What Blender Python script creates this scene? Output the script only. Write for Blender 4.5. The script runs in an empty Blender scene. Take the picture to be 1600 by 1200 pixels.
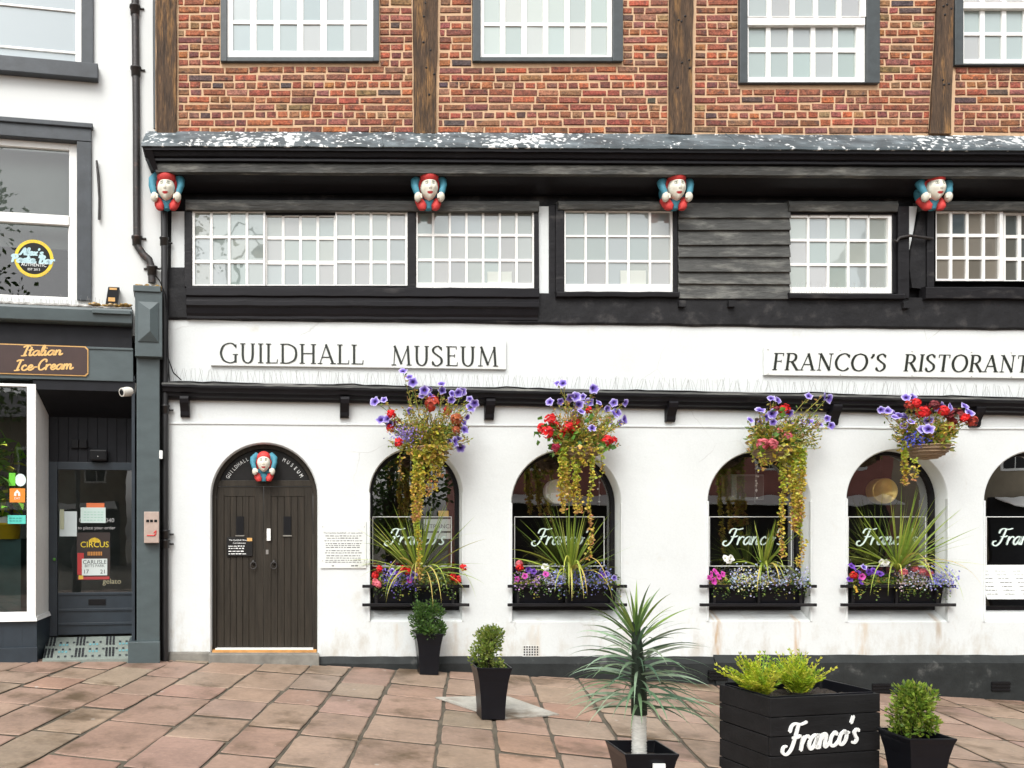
import bpy, bmesh, math, random
from mathutils import Vector, Matrix
R = math.radians
random.seed(7)
scene = bpy.context.scene
col0 = scene.collection

# ------------------------------------------------------------------ camera, world, sun, exposure
F, D, CX, CY, CZ = 1273.0, 9.5, 480.0, 822.0, 1.604      # focal length in photo px, distance to the facade, principal point, eye height
cam_d = bpy.data.cameras.new('camera'); cam = bpy.data.objects.new('camera', cam_d); col0.objects.link(cam)
cam.location = (0, -D, CZ); cam.rotation_euler = (R(90), 0, 0)
cam_d.sensor_width = 36; cam_d.lens = F*36/1600
cam_d.shift_x = (800-CX)/1600; cam_d.shift_y = (CY-600)/1600
cam_d.clip_start = .05; cam_d.clip_end = 2000
scene.camera = cam
scene.render.resolution_x = 1024; scene.render.resolution_y = 768
w = bpy.data.worlds.new('World'); scene.world = w; w.use_nodes = True
nt = w.node_tree; bg = nt.nodes['Background']
sky = nt.nodes.new('ShaderNodeTexSky'); sky.sky_type = 'NISHITA'; sky.sun_disc = False
SUN_EL, SUN_AZ = 52, 205         # azimuth measured clockwise from +Y (north): behind the camera, a little to its left
sky.sun_elevation = R(SUN_EL); sky.sun_rotation = R(SUN_AZ)
sky.air_density = 1.2; sky.dust_density = 4.0; sky.ozone_density = 1.0
hs = nt.nodes.new('ShaderNodeHueSaturation'); hs.inputs['Saturation'].default_value = .12
nt.links.new(sky.outputs[0], hs.inputs['Color']); nt.links.new(hs.outputs[0], bg.inputs[0])
bg.inputs[1].default_value = .15
sd = bpy.data.lights.new('sun', 'SUN'); sd.energy = 1.1; sd.angle = R(25); sd.color = (1, .97, .92)
so = bpy.data.objects.new('sun', sd); col0.objects.link(so)
dv = Vector((math.sin(R(SUN_AZ))*math.cos(R(SUN_EL)), math.cos(R(SUN_AZ))*math.cos(R(SUN_EL)), math.sin(R(SUN_EL))))
so.rotation_euler = dv.to_track_quat('Z', 'Y').to_euler()
vs = scene.view_settings; vs.view_transform = 'Standard'; vs.look = 'None'; vs.gamma = 1
vs.exposure = .93

# ------------------------------------------------------------------ photo measurements -> metres
def S(y=0): return F/(D+y)
def X(px, y=0): return (px-CX)/S(y)
def Z(py, y=0): return CZ+(CY-py)/S(y)
def g(x, y):                                             # the pavement falls to the right and away from the wall
    xx = max(-16, min(24, x))
    yy = max(-14, min(2, y))
    a = -.05*xx if xx > 0 else -.03*xx
    return a+.02*yy
TH = R(9.3); SHX, SHY = X(252), -.02                     # the shop front stands at an angle to the hall
W = Matrix.Identity(4)
SH = Matrix.Translation((SHX, SHY, 0)) @ Matrix.Rotation(TH, 4, 'Z')
def SP(px, py, yl=0):                                    # photo px on the shop front's plane (yl = depth behind it) -> shop coordinates
    c, s, n, q = math.cos(TH), math.sin(TH), -yl, (px-CX)/F
    u = (q*(D+SHY-n*c)-SHX-n*s)/(-c+q*s)
    y = SHY-u*s-n*c
    return Vector((-u, yl, CZ+(CY-py)*(D+y)/F))

# ------------------------------------------------------------------ materials
def srgb(r, gg, b): return tuple((c/255/12.92 if c/255 <= .04045 else ((c/255+.055)/1.055)**2.4) for c in (r, gg, b))
MATS = {}
def mat(name, base=(.5,.5,.5), rough=.6, noise=None, bump=None, attr=False, spec=.5, stretch=(1,1,1), metal=0, trans=0, second=None, fine=None):
    m = bpy.data.materials.new(name); m.use_nodes = True; MATS[name] = m
    t = m.node_tree; N = t.nodes; L = t.links; p = N['Principled BSDF']
    p.inputs['Roughness'].default_value = rough; p.inputs['Metallic'].default_value = metal
    p.inputs['Specular IOR Level'].default_value = spec
    tc = N.new('ShaderNodeTexCoord'); mp = N.new('ShaderNodeMapping'); mp.inputs['Scale'].default_value = stretch
    L.new(tc.outputs['Object'], mp.inputs[0])
    if attr:
        a = N.new('ShaderNodeAttribute'); a.attribute_name = 'col'; c = a.outputs['Color']
    else:
        a = N.new('ShaderNodeRGB'); a.outputs[0].default_value = (*base, 1); c = a.outputs[0]
    if second:                                           # (colour, noise scale, low, high)
        n = N.new('ShaderNodeTexNoise'); n.inputs['Scale'].default_value = second[1]; n.inputs['Detail'].default_value = 6; n.inputs['Roughness'].default_value = .65
        L.new(mp.outputs[0], n.inputs['Vector'])
        r = N.new('ShaderNodeMapRange'); r.inputs[1].default_value = second[2]; r.inputs[2].default_value = second[3]
        L.new(n.outputs['Fac'], r.inputs[0])
        mx = N.new('ShaderNodeMix'); mx.data_type = 'RGBA'; L.new(r.outputs[0], mx.inputs['Factor']); L.new(c, mx.inputs['A']); mx.inputs['B'].default_value = (*second[0], 1)
        c = mx.outputs['Result']
    for nn in (noise, fine):
        if nn:                                           # (scale, amount)
            n = N.new('ShaderNodeTexNoise'); n.inputs['Scale'].default_value = nn[0]; n.inputs['Detail'].default_value = 7; n.inputs['Roughness'].default_value = .6
            L.new(mp.outputs[0], n.inputs['Vector'])
            r = N.new('ShaderNodeMapRange'); r.inputs[1].default_value = .25; r.inputs[2].default_value = .75; r.inputs[3].default_value = 1-nn[1]; r.inputs[4].default_value = 1+nn[1]*.6
            L.new(n.outputs['Fac'], r.inputs[0])
            mx = N.new('ShaderNodeMix'); mx.data_type = 'RGBA'; mx.blend_type = 'MULTIPLY'; mx.inputs['Factor'].default_value = 1
            L.new(c, mx.inputs['A']); L.new(r.outputs[0], mx.inputs['B']); c = mx.outputs['Result']
    L.new(c, p.inputs['Base Color'])
    if bump:
        n = N.new('ShaderNodeTexNoise'); n.inputs['Scale'].default_value = bump[0]; n.inputs['Detail'].default_value = 8
        L.new(mp.outputs[0], n.inputs['Vector'])
        b = N.new('ShaderNodeBump'); b.inputs['Strength'].default_value = bump[1]; b.inputs['Distance'].default_value = bump[2] if len(bump) > 2 else .01
        L.new(n.outputs['Fac'], b.inputs['Height']); L.new(b.outputs[0], p.inputs['Normal'])
    if trans:
        tr = N.new('ShaderNodeBsdfTranslucent'); L.new(c, tr.inputs[0]); ms = N.new('ShaderNodeMixShader'); ms.inputs[0].default_value = trans
        L.new(p.outputs[0], ms.inputs[1]); L.new(tr.outputs[0], ms.inputs[2]); L.new(ms.outputs[0], N['Material Output'].inputs[0])
    return m
def spots(name):                                        # trodden gum and grit on the flags
    m = MATS[name]; t = m.node_tree; N = t.nodes; L = t.links; p = N['Principled BSDF']; src = p.inputs['Base Color'].links[0].from_socket
    tc = N.new('ShaderNodeTexCoord')
    for sc, th, cl in ((2.6,.055,(.42,.40,.36)),(3.7,.05,(.06,.05,.045)),(9,.05,(.45,.42,.38))):
        v = N.new('ShaderNodeTexVoronoi'); v.inputs['Scale'].default_value = sc; L.new(tc.outputs['Object'], v.inputs['Vector'])
        r = N.new('ShaderNodeMapRange'); r.inputs[1].default_value = th; r.inputs[2].default_value = th*.6; r.inputs[4].default_value = .55; L.new(v.outputs['Distance'], r.inputs[0])
        mx = N.new('ShaderNodeMix'); mx.data_type = 'RGBA'; L.new(r.outputs[0], mx.inputs['Factor']); L.new(src, mx.inputs['A']); mx.inputs['B'].default_value = (*cl,1); src = mx.outputs['Result']
    L.new(src, p.inputs['Base Color'])
def glass(name, tint, gloss):
    m = bpy.data.materials.new(name); m.use_nodes = True; MATS[name] = m
    t = m.node_tree; N = t.nodes; L = t.links; N.remove(N['Principled BSDF'])
    tr = N.new('ShaderNodeBsdfTransparent'); tr.inputs[0].default_value = (*tint, 1)
    gl = N.new('ShaderNodeBsdfGlossy'); gl.inputs['Roughness'].default_value = .0; gl.inputs[0].default_value = (1, 1, 1, 1)
    fr = N.new('ShaderNodeFresnel'); fr.inputs[0].default_value = 1.5
    ad = N.new('ShaderNodeMath'); ad.operation = 'ADD'; ad.inputs[1].default_value = gloss; L.new(fr.outputs[0], ad.inputs[0])
    tc = N.new('ShaderNodeTexCoord'); n = N.new('ShaderNodeTexNoise'); n.inputs['Scale'].default_value = 1.6; L.new(tc.outputs['Object'], n.inputs[0])
    b = N.new('ShaderNodeBump'); b.inputs['Strength'].default_value = .08; b.inputs['Distance'].default_value = .02; L.new(n.outputs['Fac'], b.inputs['Height']); L.new(b.outputs[0], gl.inputs['Normal'])
    ms = N.new('ShaderNodeMixShader'); L.new(ad.outputs[0], ms.inputs[0]); L.new(tr.outputs[0], ms.inputs[1]); L.new(gl.outputs[0], ms.inputs[2])
    L.new(ms.outputs[0], N['Material Output'].inputs[0])
    return m

def plaster():
    m = mat('white_plaster', (.63,.66,.655), .75, (1.3,.07), (8,.30,.014), second=((.52,.49,.42), 2.2, .62, .86), fine=(45,.05))
    t = m.node_tree; N = t.nodes; L = t.links; p = N['Principled BSDF']
    # dirt splashed up from the pavement: blotchy stains that thin out with height
    tc = N.new('ShaderNodeTexCoord'); sx = N.new('ShaderNodeSeparateXYZ'); gm = N.new('ShaderNodeNewGeometry'); L.new(gm.outputs['Position'], sx.inputs[0])
    mp = N.new('ShaderNodeMapping'); mp.inputs['Scale'].default_value = (5, 5, 2.2); L.new(gm.outputs['Position'], mp.inputs[0])
    n = N.new('ShaderNodeTexNoise'); n.inputs['Scale'].default_value = 1; n.inputs['Detail'].default_value = 9; n.inputs['Roughness'].default_value = .7; L.new(mp.outputs[0], n.inputs[0])
    r = N.new('ShaderNodeMapRange'); r.inputs[1].default_value = 1.0; r.inputs[2].default_value = -.1; r.inputs[3].default_value = 0; r.inputs[4].default_value = .27; L.new(sx.outputs['Z'], r.inputs[0])
    ad = N.new('ShaderNodeMath'); ad.operation = 'ADD'; L.new(n.outputs['Fac'], ad.inputs[0]); L.new(r.outputs[0], ad.inputs[1])
    r2 = N.new('ShaderNodeMapRange'); r2.inputs[1].default_value = .66; r2.inputs[2].default_value = .92; r2.inputs[4].default_value = .75; L.new(ad.outputs[0], r2.inputs[0])
    mx = N.new('ShaderNodeMix'); mx.data_type = 'RGBA'; L.new(r2.outputs[0], mx.inputs['Factor']); mx.inputs['B'].default_value = (.42,.38,.31,1)
    src = p.inputs['Base Color'].links[0].from_socket; L.new(src, mx.inputs['A']); L.new(mx.outputs['Result'], p.inputs['Base Color'])
    dn = N.new('ShaderNodeTexNoise'); dn.inputs['Scale'].default_value = 3; dn.inputs['Detail'].default_value = 6; L.new(gm.outputs['Position'], dn.inputs[0])
    md_ = N.new('ShaderNodeMix'); md_.data_type = 'RGBA'; md_.inputs['Factor'].default_value = .14; L.new(gm.outputs['Position'], md_.inputs['A']); L.new(dn.outputs['Color'], md_.inputs['B'])
    vo = N.new('ShaderNodeTexVoronoi'); vo.feature = 'DISTANCE_TO_EDGE'; vo.inputs['Scale'].default_value = .8; L.new(md_.outputs['Result'], vo.inputs['Vector'])
    c1 = N.new('ShaderNodeMapRange'); c1.inputs[1].default_value = .0045; c1.inputs[2].default_value = .001; L.new(vo.outputs['Distance'], c1.inputs[0])
    mk = N.new('ShaderNodeTexNoise'); mk.inputs['Scale'].default_value = .9; L.new(gm.outputs['Position'], mk.inputs[0])
    c2 = N.new('ShaderNodeMapRange'); c2.inputs[1].default_value = .53; c2.inputs[2].default_value = .70; c2.inputs[4].default_value = .45; L.new(mk.outputs['Fac'], c2.inputs[0])
    cm = N.new('ShaderNodeMath'); cm.operation = 'MULTIPLY'; L.new(c1.outputs[0], cm.inputs[0]); L.new(c2.outputs[0], cm.inputs[1])
    mq = N.new('ShaderNodeMix'); mq.data_type = 'RGBA'; L.new(cm.outputs[0], mq.inputs['Factor']); L.new(mx.outputs['Result'], mq.inputs['A']); mq.inputs['B'].default_value = (.22,.2,.17,1); mx = mq
    cur = mx.outputs['Result']; cb = N.new('ShaderNodeCombineXYZ')
    m3 = N.new('ShaderNodeMapping'); m3.inputs['Scale'].default_value = (9, 1, 1.6); L.new(gm.outputs['Position'], m3.inputs[0])
    n3 = N.new('ShaderNodeTexNoise'); n3.inputs['Scale'].default_value = 2.2; n3.inputs['Detail'].default_value = 8; L.new(m3.outputs[0], n3.inputs[0])
    for x0, wd, zt, cl in ((X(1121),.07,Z(952),(.42,.27,.13)),(X(1246),.05,Z(960),(.45,.25,.08)),(X(1348),.10,Z(972),(.5,.40,.28)),(X(1467),.045,Z(958),(.40,.33,.25)),(X(622),.07,Z(972),(.55,.5,.42)),(X(712),.05,Z(972),(.5,.46,.4)),(X(836),.09,Z(975),(.55,.5,.42))):
        sb = N.new('ShaderNodeMath'); sb.operation = 'SUBTRACT'; L.new(sx.outputs['X'], sb.inputs[0]); sb.inputs[1].default_value = x0
        ab = N.new('ShaderNodeMath'); ab.operation = 'ABSOLUTE'; L.new(sb.outputs[0], ab.inputs[0])
        ra = N.new('ShaderNodeMapRange'); ra.inputs[1].default_value = wd; ra.inputs[2].default_value = wd*.3; L.new(ab.outputs[0], ra.inputs[0])
        rz = N.new('ShaderNodeMapRange'); rz.inputs[1].default_value = zt; rz.inputs[2].default_value = zt-.03; L.new(sx.outputs['Z'], rz.inputs[0])
        rn = N.new('ShaderNodeMapRange'); rn.inputs[1].default_value = .38; rn.inputs[2].default_value = .66; rn.inputs[4].default_value = .8; L.new(n3.outputs['Fac'], rn.inputs[0])
        p1 = N.new('ShaderNodeMath'); p1.operation = 'MULTIPLY'; L.new(ra.outputs[0], p1.inputs[0]); L.new(rz.outputs[0], p1.inputs[1])
        p2_ = N.new('ShaderNodeMath'); p2_.operation = 'MULTIPLY'; L.new(p1.outputs[0], p2_.inputs[0]); L.new(rn.outputs[0], p2_.inputs[1])
        mm = N.new('ShaderNodeMix'); mm.data_type = 'RGBA'; L.new(p2_.outputs[0], mm.inputs['Factor']); L.new(cur, mm.inputs['A']); mm.inputs['B'].default_value = (*cl, 1); cur = mm.outputs['Result']
    L.new(cur, p.inputs['Base Color'])
    return m
plaster()
mat('shop_render', (.64,.66,.65), .8, (1.1,.05), (30,.2,.006), second=((.6,.6,.57), 1.5, .68, .9))
mat('black_paint', (.012,.0115,.013), .5, (9,.4), (22,.5,.01), second=((.085,.08,.075), 7, .60, .85), stretch=(.35,1,1), spec=.22)
mat('black_moulding', (.009,.0085,.0105), .42, (9,.4), (20,.35,.006), second=((.07,.066,.064), 5, .62, .85), stretch=(.25,1,1), spec=.22)
mat('black_weathered', (.052,.053,.049), .65, (14,.5), (35,.8,.015), second=((.23,.23,.205), 8, .50, .76), stretch=(.25,1,1))
mat('black_plaster', (.017,.017,.0185), .7, (4,.5), (9,.6,.025), second=((.075,.07,.066), 4, .54, .85), spec=.22)
mat('plinth_paint', (.022,.025,.025), .65, (5,.4), (14,.5,.015), second=((.11,.11,.105), 5, .6, .85), spec=.22)
def lead():
    m = mat('lead', (.065,.085,.095), .5, (6,.45), (14,.5,.012), second=((.15,.18,.195), 3, .45, .7), stretch=(.6,1,1))
    t = m.node_tree; N = t.nodes; L = t.links; p = N['Principled BSDF']; src = p.inputs['Base Color'].links[0].from_socket
    tc = N.new('ShaderNodeTexCoord'); a = N.new('ShaderNodeTexNoise'); a.inputs['Scale'].default_value = 1.3; a.inputs['Detail'].default_value = 3; L.new(tc.outputs['Object'], a.inputs[0])
    v = N.new('ShaderNodeTexVoronoi'); v.inputs['Scale'].default_value = 15; v.inputs['Randomness'].default_value = 1
    d = N.new('ShaderNodeTexNoise'); d.inputs['Scale'].default_value = 18; d.inputs['Detail'].default_value = 4; L.new(tc.outputs['Object'], d.inputs[0])
    mv = N.new('ShaderNodeMix'); mv.data_type = 'RGBA'; mv.inputs['Factor'].default_value = .12; L.new(tc.outputs['Object'], mv.inputs['A']); L.new(d.outputs['Color'], mv.inputs['B']); L.new(mv.outputs['Result'], v.inputs['Vector'])
    r = N.new('ShaderNodeMapRange'); r.inputs[1].default_value = .40; r.inputs[2].default_value = .68; r.inputs[3].default_value = .12; r.inputs[4].default_value = .62; L.new(a.outputs['Fac'], r.inputs[0])
    sb = N.new('ShaderNodeMath'); sb.operation = 'SUBTRACT'; L.new(r.outputs[0], sb.inputs[0]); L.new(v.outputs['Distance'], sb.inputs[1])
    r2 = N.new('ShaderNodeMapRange'); r2.inputs[1].default_value = -.04; r2.inputs[2].default_value = .10; r2.inputs[4].default_value = .9; L.new(sb.outputs[0], r2.inputs[0])
    mx = N.new('ShaderNodeMix'); mx.data_type = 'RGBA'; L.new(r2.outputs[0], mx.inputs['Factor']); L.new(src, mx.inputs['A']); mx.inputs['B'].default_value = (.74,.76,.75,1); L.new(mx.outputs['Result'], p.inputs['Base Color'])
lead()
mat('brick', attr=True, rough=.85, noise=(15,.65), fine=(60,.5), bump=(40,1,.012), second=((.075,.045,.04), 9, .54, .70))
mat('mortar', (.56,.38,.235), .95, (20,.15), (60,.5,.004))
mat('oak', (.085,.048,.024), .85, (3.5,.8), (14,1,.02), second=((.30,.155,.05), 2.0, .50, .68), stretch=(5,5,.6), fine=(16,.6))
mat('frame_green', (.045,.055,.058), .5, (12,.3), (20,.3,.005))
mat('white_wood', (.80,.80,.77), .45, (14,.06), (25,.15,.003))
mat('pane', attr=True, rough=.06, spec=.5)
def pane_gloss():
    m = MATS['pane']; N = m.node_tree.nodes; L = m.node_tree.links
    gl = N.new('ShaderNodeBsdfGlossy'); gl.inputs['Roughness'].default_value = .0; gl.inputs[0].default_value = (.95,1,.98,1)
    tc = N.new('ShaderNodeTexCoord'); n = N.new('ShaderNodeTexNoise'); n.inputs['Scale'].default_value = 2.2; L.new(tc.outputs['Object'], n.inputs[0])
    b = N.new('ShaderNodeBump'); b.inputs['Strength'].default_value = .12; b.inputs['Distance'].default_value = .02; L.new(n.outputs['Fac'], b.inputs['Height']); L.new(b.outputs[0], gl.inputs['Normal'])
    ms = N.new('ShaderNodeMixShader'); ms.inputs[0].default_value = .13; L.new(N['Principled BSDF'].outputs[0], ms.inputs[1]); L.new(gl.outputs[0], ms.inputs[2]); L.new(ms.outputs[0], N['Material Output'].inputs[0])
pane_gloss()
mat('door_wood', (.030,.025,.0185), .55, (3,.45), (9,.5,.006), second=((.06,.042,.03), 4, .56, .9), stretch=(8,8,.6), spec=.22)
mat('door_black', (.014,.0135,.013), .45, (6,.3), (20,.2,.003), spec=.22)
glass('window_glass', (.92,.94,.93), .13)
glass('shop_glass', (.88,.92,.90), .06)
mat('shop_room', (.13,.14,.135), .9, (2,.4))
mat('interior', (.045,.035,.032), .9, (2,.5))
mat('slab', attr=True, rough=.58, noise=(2.0,.30), fine=(26,.22), bump=(9,.4,.012), second=((.105,.07,.04), 1.25, .515, .66))
spots('slab')
mat('joint', (.088,.074,.053), .9, (7,.5), (40,.6,.01))
mat('joint_pale', (.30,.26,.22), .9, (7,.4), (40,.6,.01))
mat('stone_step', (.20,.19,.165), .8, (6,.4), (25,.5,.01))
mat('shop_blue', (.066,.088,.092), .45, (7,.22), (30,.25,.004), second=((.11,.135,.145), 4, .62, .9), stretch=(.5,1,1))
mat('shop_blue_panel', (.022,.032,.042), .42, (7,.25), (24,.15,.003))
mat('shop_dark', (.012,.0128,.016), .5, (7,.3), (24,.15,.003), spec=.22)
mat('surround_paint', (.042,.050,.058), .5, (5,.35), (22,.3,.005), second=((.20,.23,.25), 3.4, .63, .9))
mat('cast_iron', (.022,.019,.018), .5, (22,.5), (30,.6,.008), second=((.11,.055,.04), 11, .56, .8))
mat('moss', (.32,.19,.04), .95, (30,.6), (50,1,.02), second=((.5,.48,.42), 12, .5, .7))
mat('white_board', (.66,.685,.66), .5, (3,.03))
mat('letter_black', (.014,.018,.013), .4)
mat('letter_white', (.78,.80,.78), .5)
mat('letter_mint', (.62,.74,.69), .45)
mat('gold', (.62,.36,.12), .4, (30,.2))
mat('sign_brown', (.045,.022,.018), .5, (5,.2))
mat('wicker', (.30,.21,.13), .8, (30,.45), (40,.7,.01), stretch=(1,1,4))
mat('leaf', attr=True, rough=.5, trans=.35, noise=(30,.25))
mat('petal', attr=True, rough=.6, trans=.2)
mat('pot_plastic', (.0065,.007,.0095), .3, (8,.2), (40,.05,.002), spec=.22)
mat('planter_wood', (.011,.0112,.012), .6, (5,.5), (30,.6,.005), second=((.12,.115,.105), 10, .66, .85), stretch=(.4,1,1.6), spec=.22)
mat('soil', (.03,.022,.016), 1, (40,.5), (60,1,.02))
mat('trunk_white', (.66,.66,.61), .8, (30,.3), (30,.5,.004), second=((.12,.1,.08), 8, .6, .8), stretch=(1,1,5))
mat('bark', (.05,.04,.03), .9, (15,.5), (20,1,.02))
mat('white_card', (.50,.53,.49), .7)
mat('carving', attr=True, rough=.68, noise=(18,.18), bump=(20,.25,.006))
mat('paint_flat', attr=True, rough=.5)
mat('steel', (.45,.44,.42), .35, (20,.15), metal=.8)
mat('bin_metal', (.42,.33,.28), .4, (12,.2), (20,.1,.003))
mat('wire_grey', (.30,.30,.29), .4)
mat('brass', (.78,.55,.17), .3, (20,.15), metal=.6)
mat('pink_render', (.42,.17,.14), .85, (2,.2))
mat('tan_render', (.25,.21,.15), .85, (2,.2))
mat('slate', (.07,.07,.08), .8, (5,.3))
mat('black_plastic', (.009,.009,.010), .35, spec=.22)
mat('cream_plastic', (.66,.64,.58), .4)

# ------------------------------------------------------------------ mesh builder and object helpers
ORG, FRM = {}, {}
class MB:
    def __init__(s): s.v, s.f, s.c, s.m, s.sm = [], [], [], [], []
    def face(s, pts, col=None, mi=0, smooth=False):
        i = len(s.v); s.v += [Vector(p) for p in pts]; s.f.append(tuple(range(i, i+len(pts)))); s.c.append(col); s.m.append(mi); s.sm.append(smooth)
    def idx(s, verts, faces, cols=None, mi=0, smooth=True):
        i = len(s.v); s.v += [Vector(p) for p in verts]
        for k, f in enumerate(faces):
            s.f.append(tuple(i+j for j in f)); s.m.append(mi); s.sm.append(smooth)
            s.c.append(None if cols is None else ([cols[j] for j in f] if isinstance(cols, list) and len(cols) == len(verts) else cols))
    def box(s, x0, x1, y0, y1, z0, z1, col=None, mi=0):
        v = [(x0,y0,z0),(x1,y0,z0),(x1,y1,z0),(x0,y1,z0),(x0,y0,z1),(x1,y0,z1),(x1,y1,z1),(x0,y1,z1)]
        s.idx(v, [(0,1,5,4),(1,2,6,5),(2,3,7,6),(3,0,4,7),(4,5,6,7),(3,2,1,0)], col, mi, False)
    def hexa(s, b, t, col=None, mi=0):                   # two quads of four points
        s.idx(list(b)+list(t), [(0,1,5,4),(1,2,6,5),(2,3,7,6),(3,0,4,7),(4,5,6,7),(3,2,1,0)], col, mi, False)
    def prism(s, poly, y0, y1, col=None, mi=0):          # polygon in x,z pushed from y0 to y1
        n = len(poly); v = [(p[0], y0, p[1]) for p in poly]+[(p[0], y1, p[1]) for p in poly]
        s.idx(v, [tuple(range(n)), tuple(range(2*n-1, n-1, -1))]+[(i, n+i, n+(i+1) % n, (i+1) % n) for i in range(n)], col, mi, False)
    def sweep(s, prof, x0, x1, slope=0, xr=0, n=1, wob=0, col=None, mi=0):   # profile of (y,z) carried along x
        m = len(prof); vs_ = []
        for k in range(n+1):
            x = x0+(x1-x0)*k/n; dz = slope*(x-xr)+(random.uniform(-wob, wob) if wob else 0)
            vs_ += [(x, p[0], p[1]+dz) for p in prof]
        fs = [(k*m+i, k*m+(i+1) % m, (k+1)*m+(i+1) % m, (k+1)*m+i) for k in range(n) for i in range(m)]
        s.idx(vs_, fs+[tuple(range(m)), tuple(range(n*m+m-1, n*m-1, -1))], col, mi, False)
    def tube(s, pts, r, n=10, col=None, mi=0, cap=True):
        pts = [Vector(p) for p in pts]; rs = r if isinstance(r, (list, tuple)) else [r]*len(pts); vv = []
        up = Vector((0,0,1))
        for i, p in enumerate(pts):
            d = (pts[min(i+1, len(pts)-1)]-pts[max(i-1, 0)]).normalized()
            a = d.cross(up if abs(d.z) < .95 else Vector((1,0,0))).normalized(); b = d.cross(a).normalized()
            if i and a.dot(pa) < 0: a, b = -a, -b
            pa = a
            vv += [p+rs[i]*(a*math.cos(2*math.pi*k/n)+b*math.sin(2*math.pi*k/n)) for k in range(n)]
        m = len(pts); fs = [(i*n+k, i*n+(k+1) % n, (i+1)*n+(k+1) % n, (i+1)*n+k) for i in range(m-1) for k in range(n)]
        s.idx(vv, fs, col, mi, True)
        if cap: s.face(vv[:n][::-1], col, mi); s.face(vv[-n:], col, mi)
    def lathe(s, prof, c, n=24, col=None, mi=0):
        c = Vector(c); vv = [c+Vector((r*math.cos(2*math.pi*k/n), r*math.sin(2*math.pi*k/n), z)) for r, z in prof for k in range(n)]
        s.idx(vv, [(i*n+k, i*n+(k+1) % n, (i+1)*n+(k+1) % n, (i+1)*n+k) for i in range(len(prof)-1) for k in range(n)], col, mi, True)
    def ball(s, c, r, n=12, m=8, col=None, mi=0, fn=None):
        c = Vector(c); r = Vector(r) if not isinstance(r, (int, float)) else Vector((r, r, r)); vv = []; cc = []
        for j in range(m+1):
            t = math.pi*j/m
            for k in range(n):
                p = 2*math.pi*k/n; d = Vector((math.sin(t)*math.cos(p), math.sin(t)*math.sin(p), math.cos(t)))
                off, cl = fn(d) if fn else (0, col)
                vv.append(c+Vector((d.x*r.x, d.y*r.y, d.z*r.z))*(1+off)); cc.append(cl)
        s.idx(vv, [(j*n+k, (j+1)*n+k, (j+1)*n+(k+1) % n, j*n+(k+1) % n) for j in range(m) for k in range(n)], cc if fn else col, mi, True)
    def leaf(s, p, d, L, wd, col):
        d = d.normalized(); a = d.cross(Vector((random.uniform(-1,1), random.uniform(-1,1), random.uniform(-.3,1)))).normalized()
        u = a.cross(d); m = p+d*L*.5
        s.idx([p, m+a*wd*.5+u*wd*.12, p+d*L, m-a*wd*.5+u*wd*.12], [(0,1,2),(0,2,3)], col, 0, False)
    def blade(s, p, d, L, wd, droop, col, n=7, tip=None):
        d = d.normalized(); a = d.cross(Vector((0,0,1)))
        a = a.normalized() if a.length > .05 else Vector((1,0,0)); tw = random.uniform(-.9,.9); pts = []; q = Vector(p); st = L/n; cc = []
        b = a.cross(d).normalized(); a = a*math.cos(tw)+b*math.sin(tw)
        for i in range(n+1):
            t = i/n; wv = wd*(.55+.9*t if t < .4 else (1-t)/.6*.91+.02)
            pts += [q-a*wv*.5, q+a*wv*.5]; cl = tuple(c*(.8+.35*t) for c in col); cc += [cl, cl]
            d = (d+Vector((0,0,-droop*(t+.15)/n*2.2))).normalized(); q = q+d*st
        s.idx(pts, [(2*i, 2*i+1, 2*i+3, 2*i+2) for i in range(n)], cc, 0, True)
    def text(s, body, place, size, mi=0, col=None, align='CENTER', space=1.0, thick=.001):
        cu = bpy.data.curves.new('lettering', 'FONT'); cu.body = body; cu.size = size; cu.align_x = align; cu.space_character = space; cu.extrude = thick; cu.resolution_u = 3
        o = bpy.data.objects.new('lettering', cu); col0.objects.link(o)
        bpy.context.view_layer.update()
        me = bpy.data.meshes.new_from_object(o.evaluated_get(bpy.context.evaluated_depsgraph_get()))
        s.idx([place(v.co) for v in me.vertices], [tuple(p.vertices) for p in me.polygons], col, mi, False)
        bpy.data.objects.remove(o); bpy.data.curves.remove(cu); bpy.data.meshes.remove(me)
    def build(s, name, mats, parent=None, frame=None, org=None, bevel=0):
        if parent is not None: org = ORG[parent]; frame = FRM[parent]
        else:
            frame = frame or W
            if org is None:
                xs = [v.x for v in s.v]; ys = [v.y for v in s.v]; zs = [v.z for v in s.v]
                org = Vector(((min(xs)+max(xs))/2, (min(ys)+max(ys))/2, min(zs)))
        org = Vector(org)
        me = bpy.data.meshes.new(name); me.from_pydata([v-org for v in s.v], [], s.f)
        for m_ in (mats if isinstance(mats, (list, tuple)) else [mats]): me.materials.append(MATS[m_])
        me.polygons.foreach_set('material_index', s.m); me.polygons.foreach_set('use_smooth', s.sm)
        if any(c is not None for c in s.c):
            at = me.color_attributes.new('col', 'FLOAT_COLOR', 'CORNER'); buf = []
            for f, c in zip(s.f, s.c):
                if c is None: c = (.5,.5,.5)
                if isinstance(c, list):
                    for q in c: buf += [*q, 1]
                else: buf += [*c, 1]*len(f)
            at.data.foreach_set('color', buf)
        me.update()
        o = bpy.data.objects.new(name, me); col0.objects.link(o); ORG[o] = org; FRM[o] = frame
        if parent is not None: o.parent = parent
        else:
            o.location = frame @ org; o.rotation_euler = frame.to_euler()
        if bevel:
            b = o.modifiers.new('bevel', 'BEVEL'); b.width = bevel; b.segments = 2; b.limit_method = 'ANGLE'; b.angle_limit = R(40)
        return o
def tag(o, label=None, cat=None, group=None, kind=None):
    if label: o['label'] = label
    if cat: o['category'] = cat
    if group: o['group'] = group
    if kind: o['kind'] = kind
    return o
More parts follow.
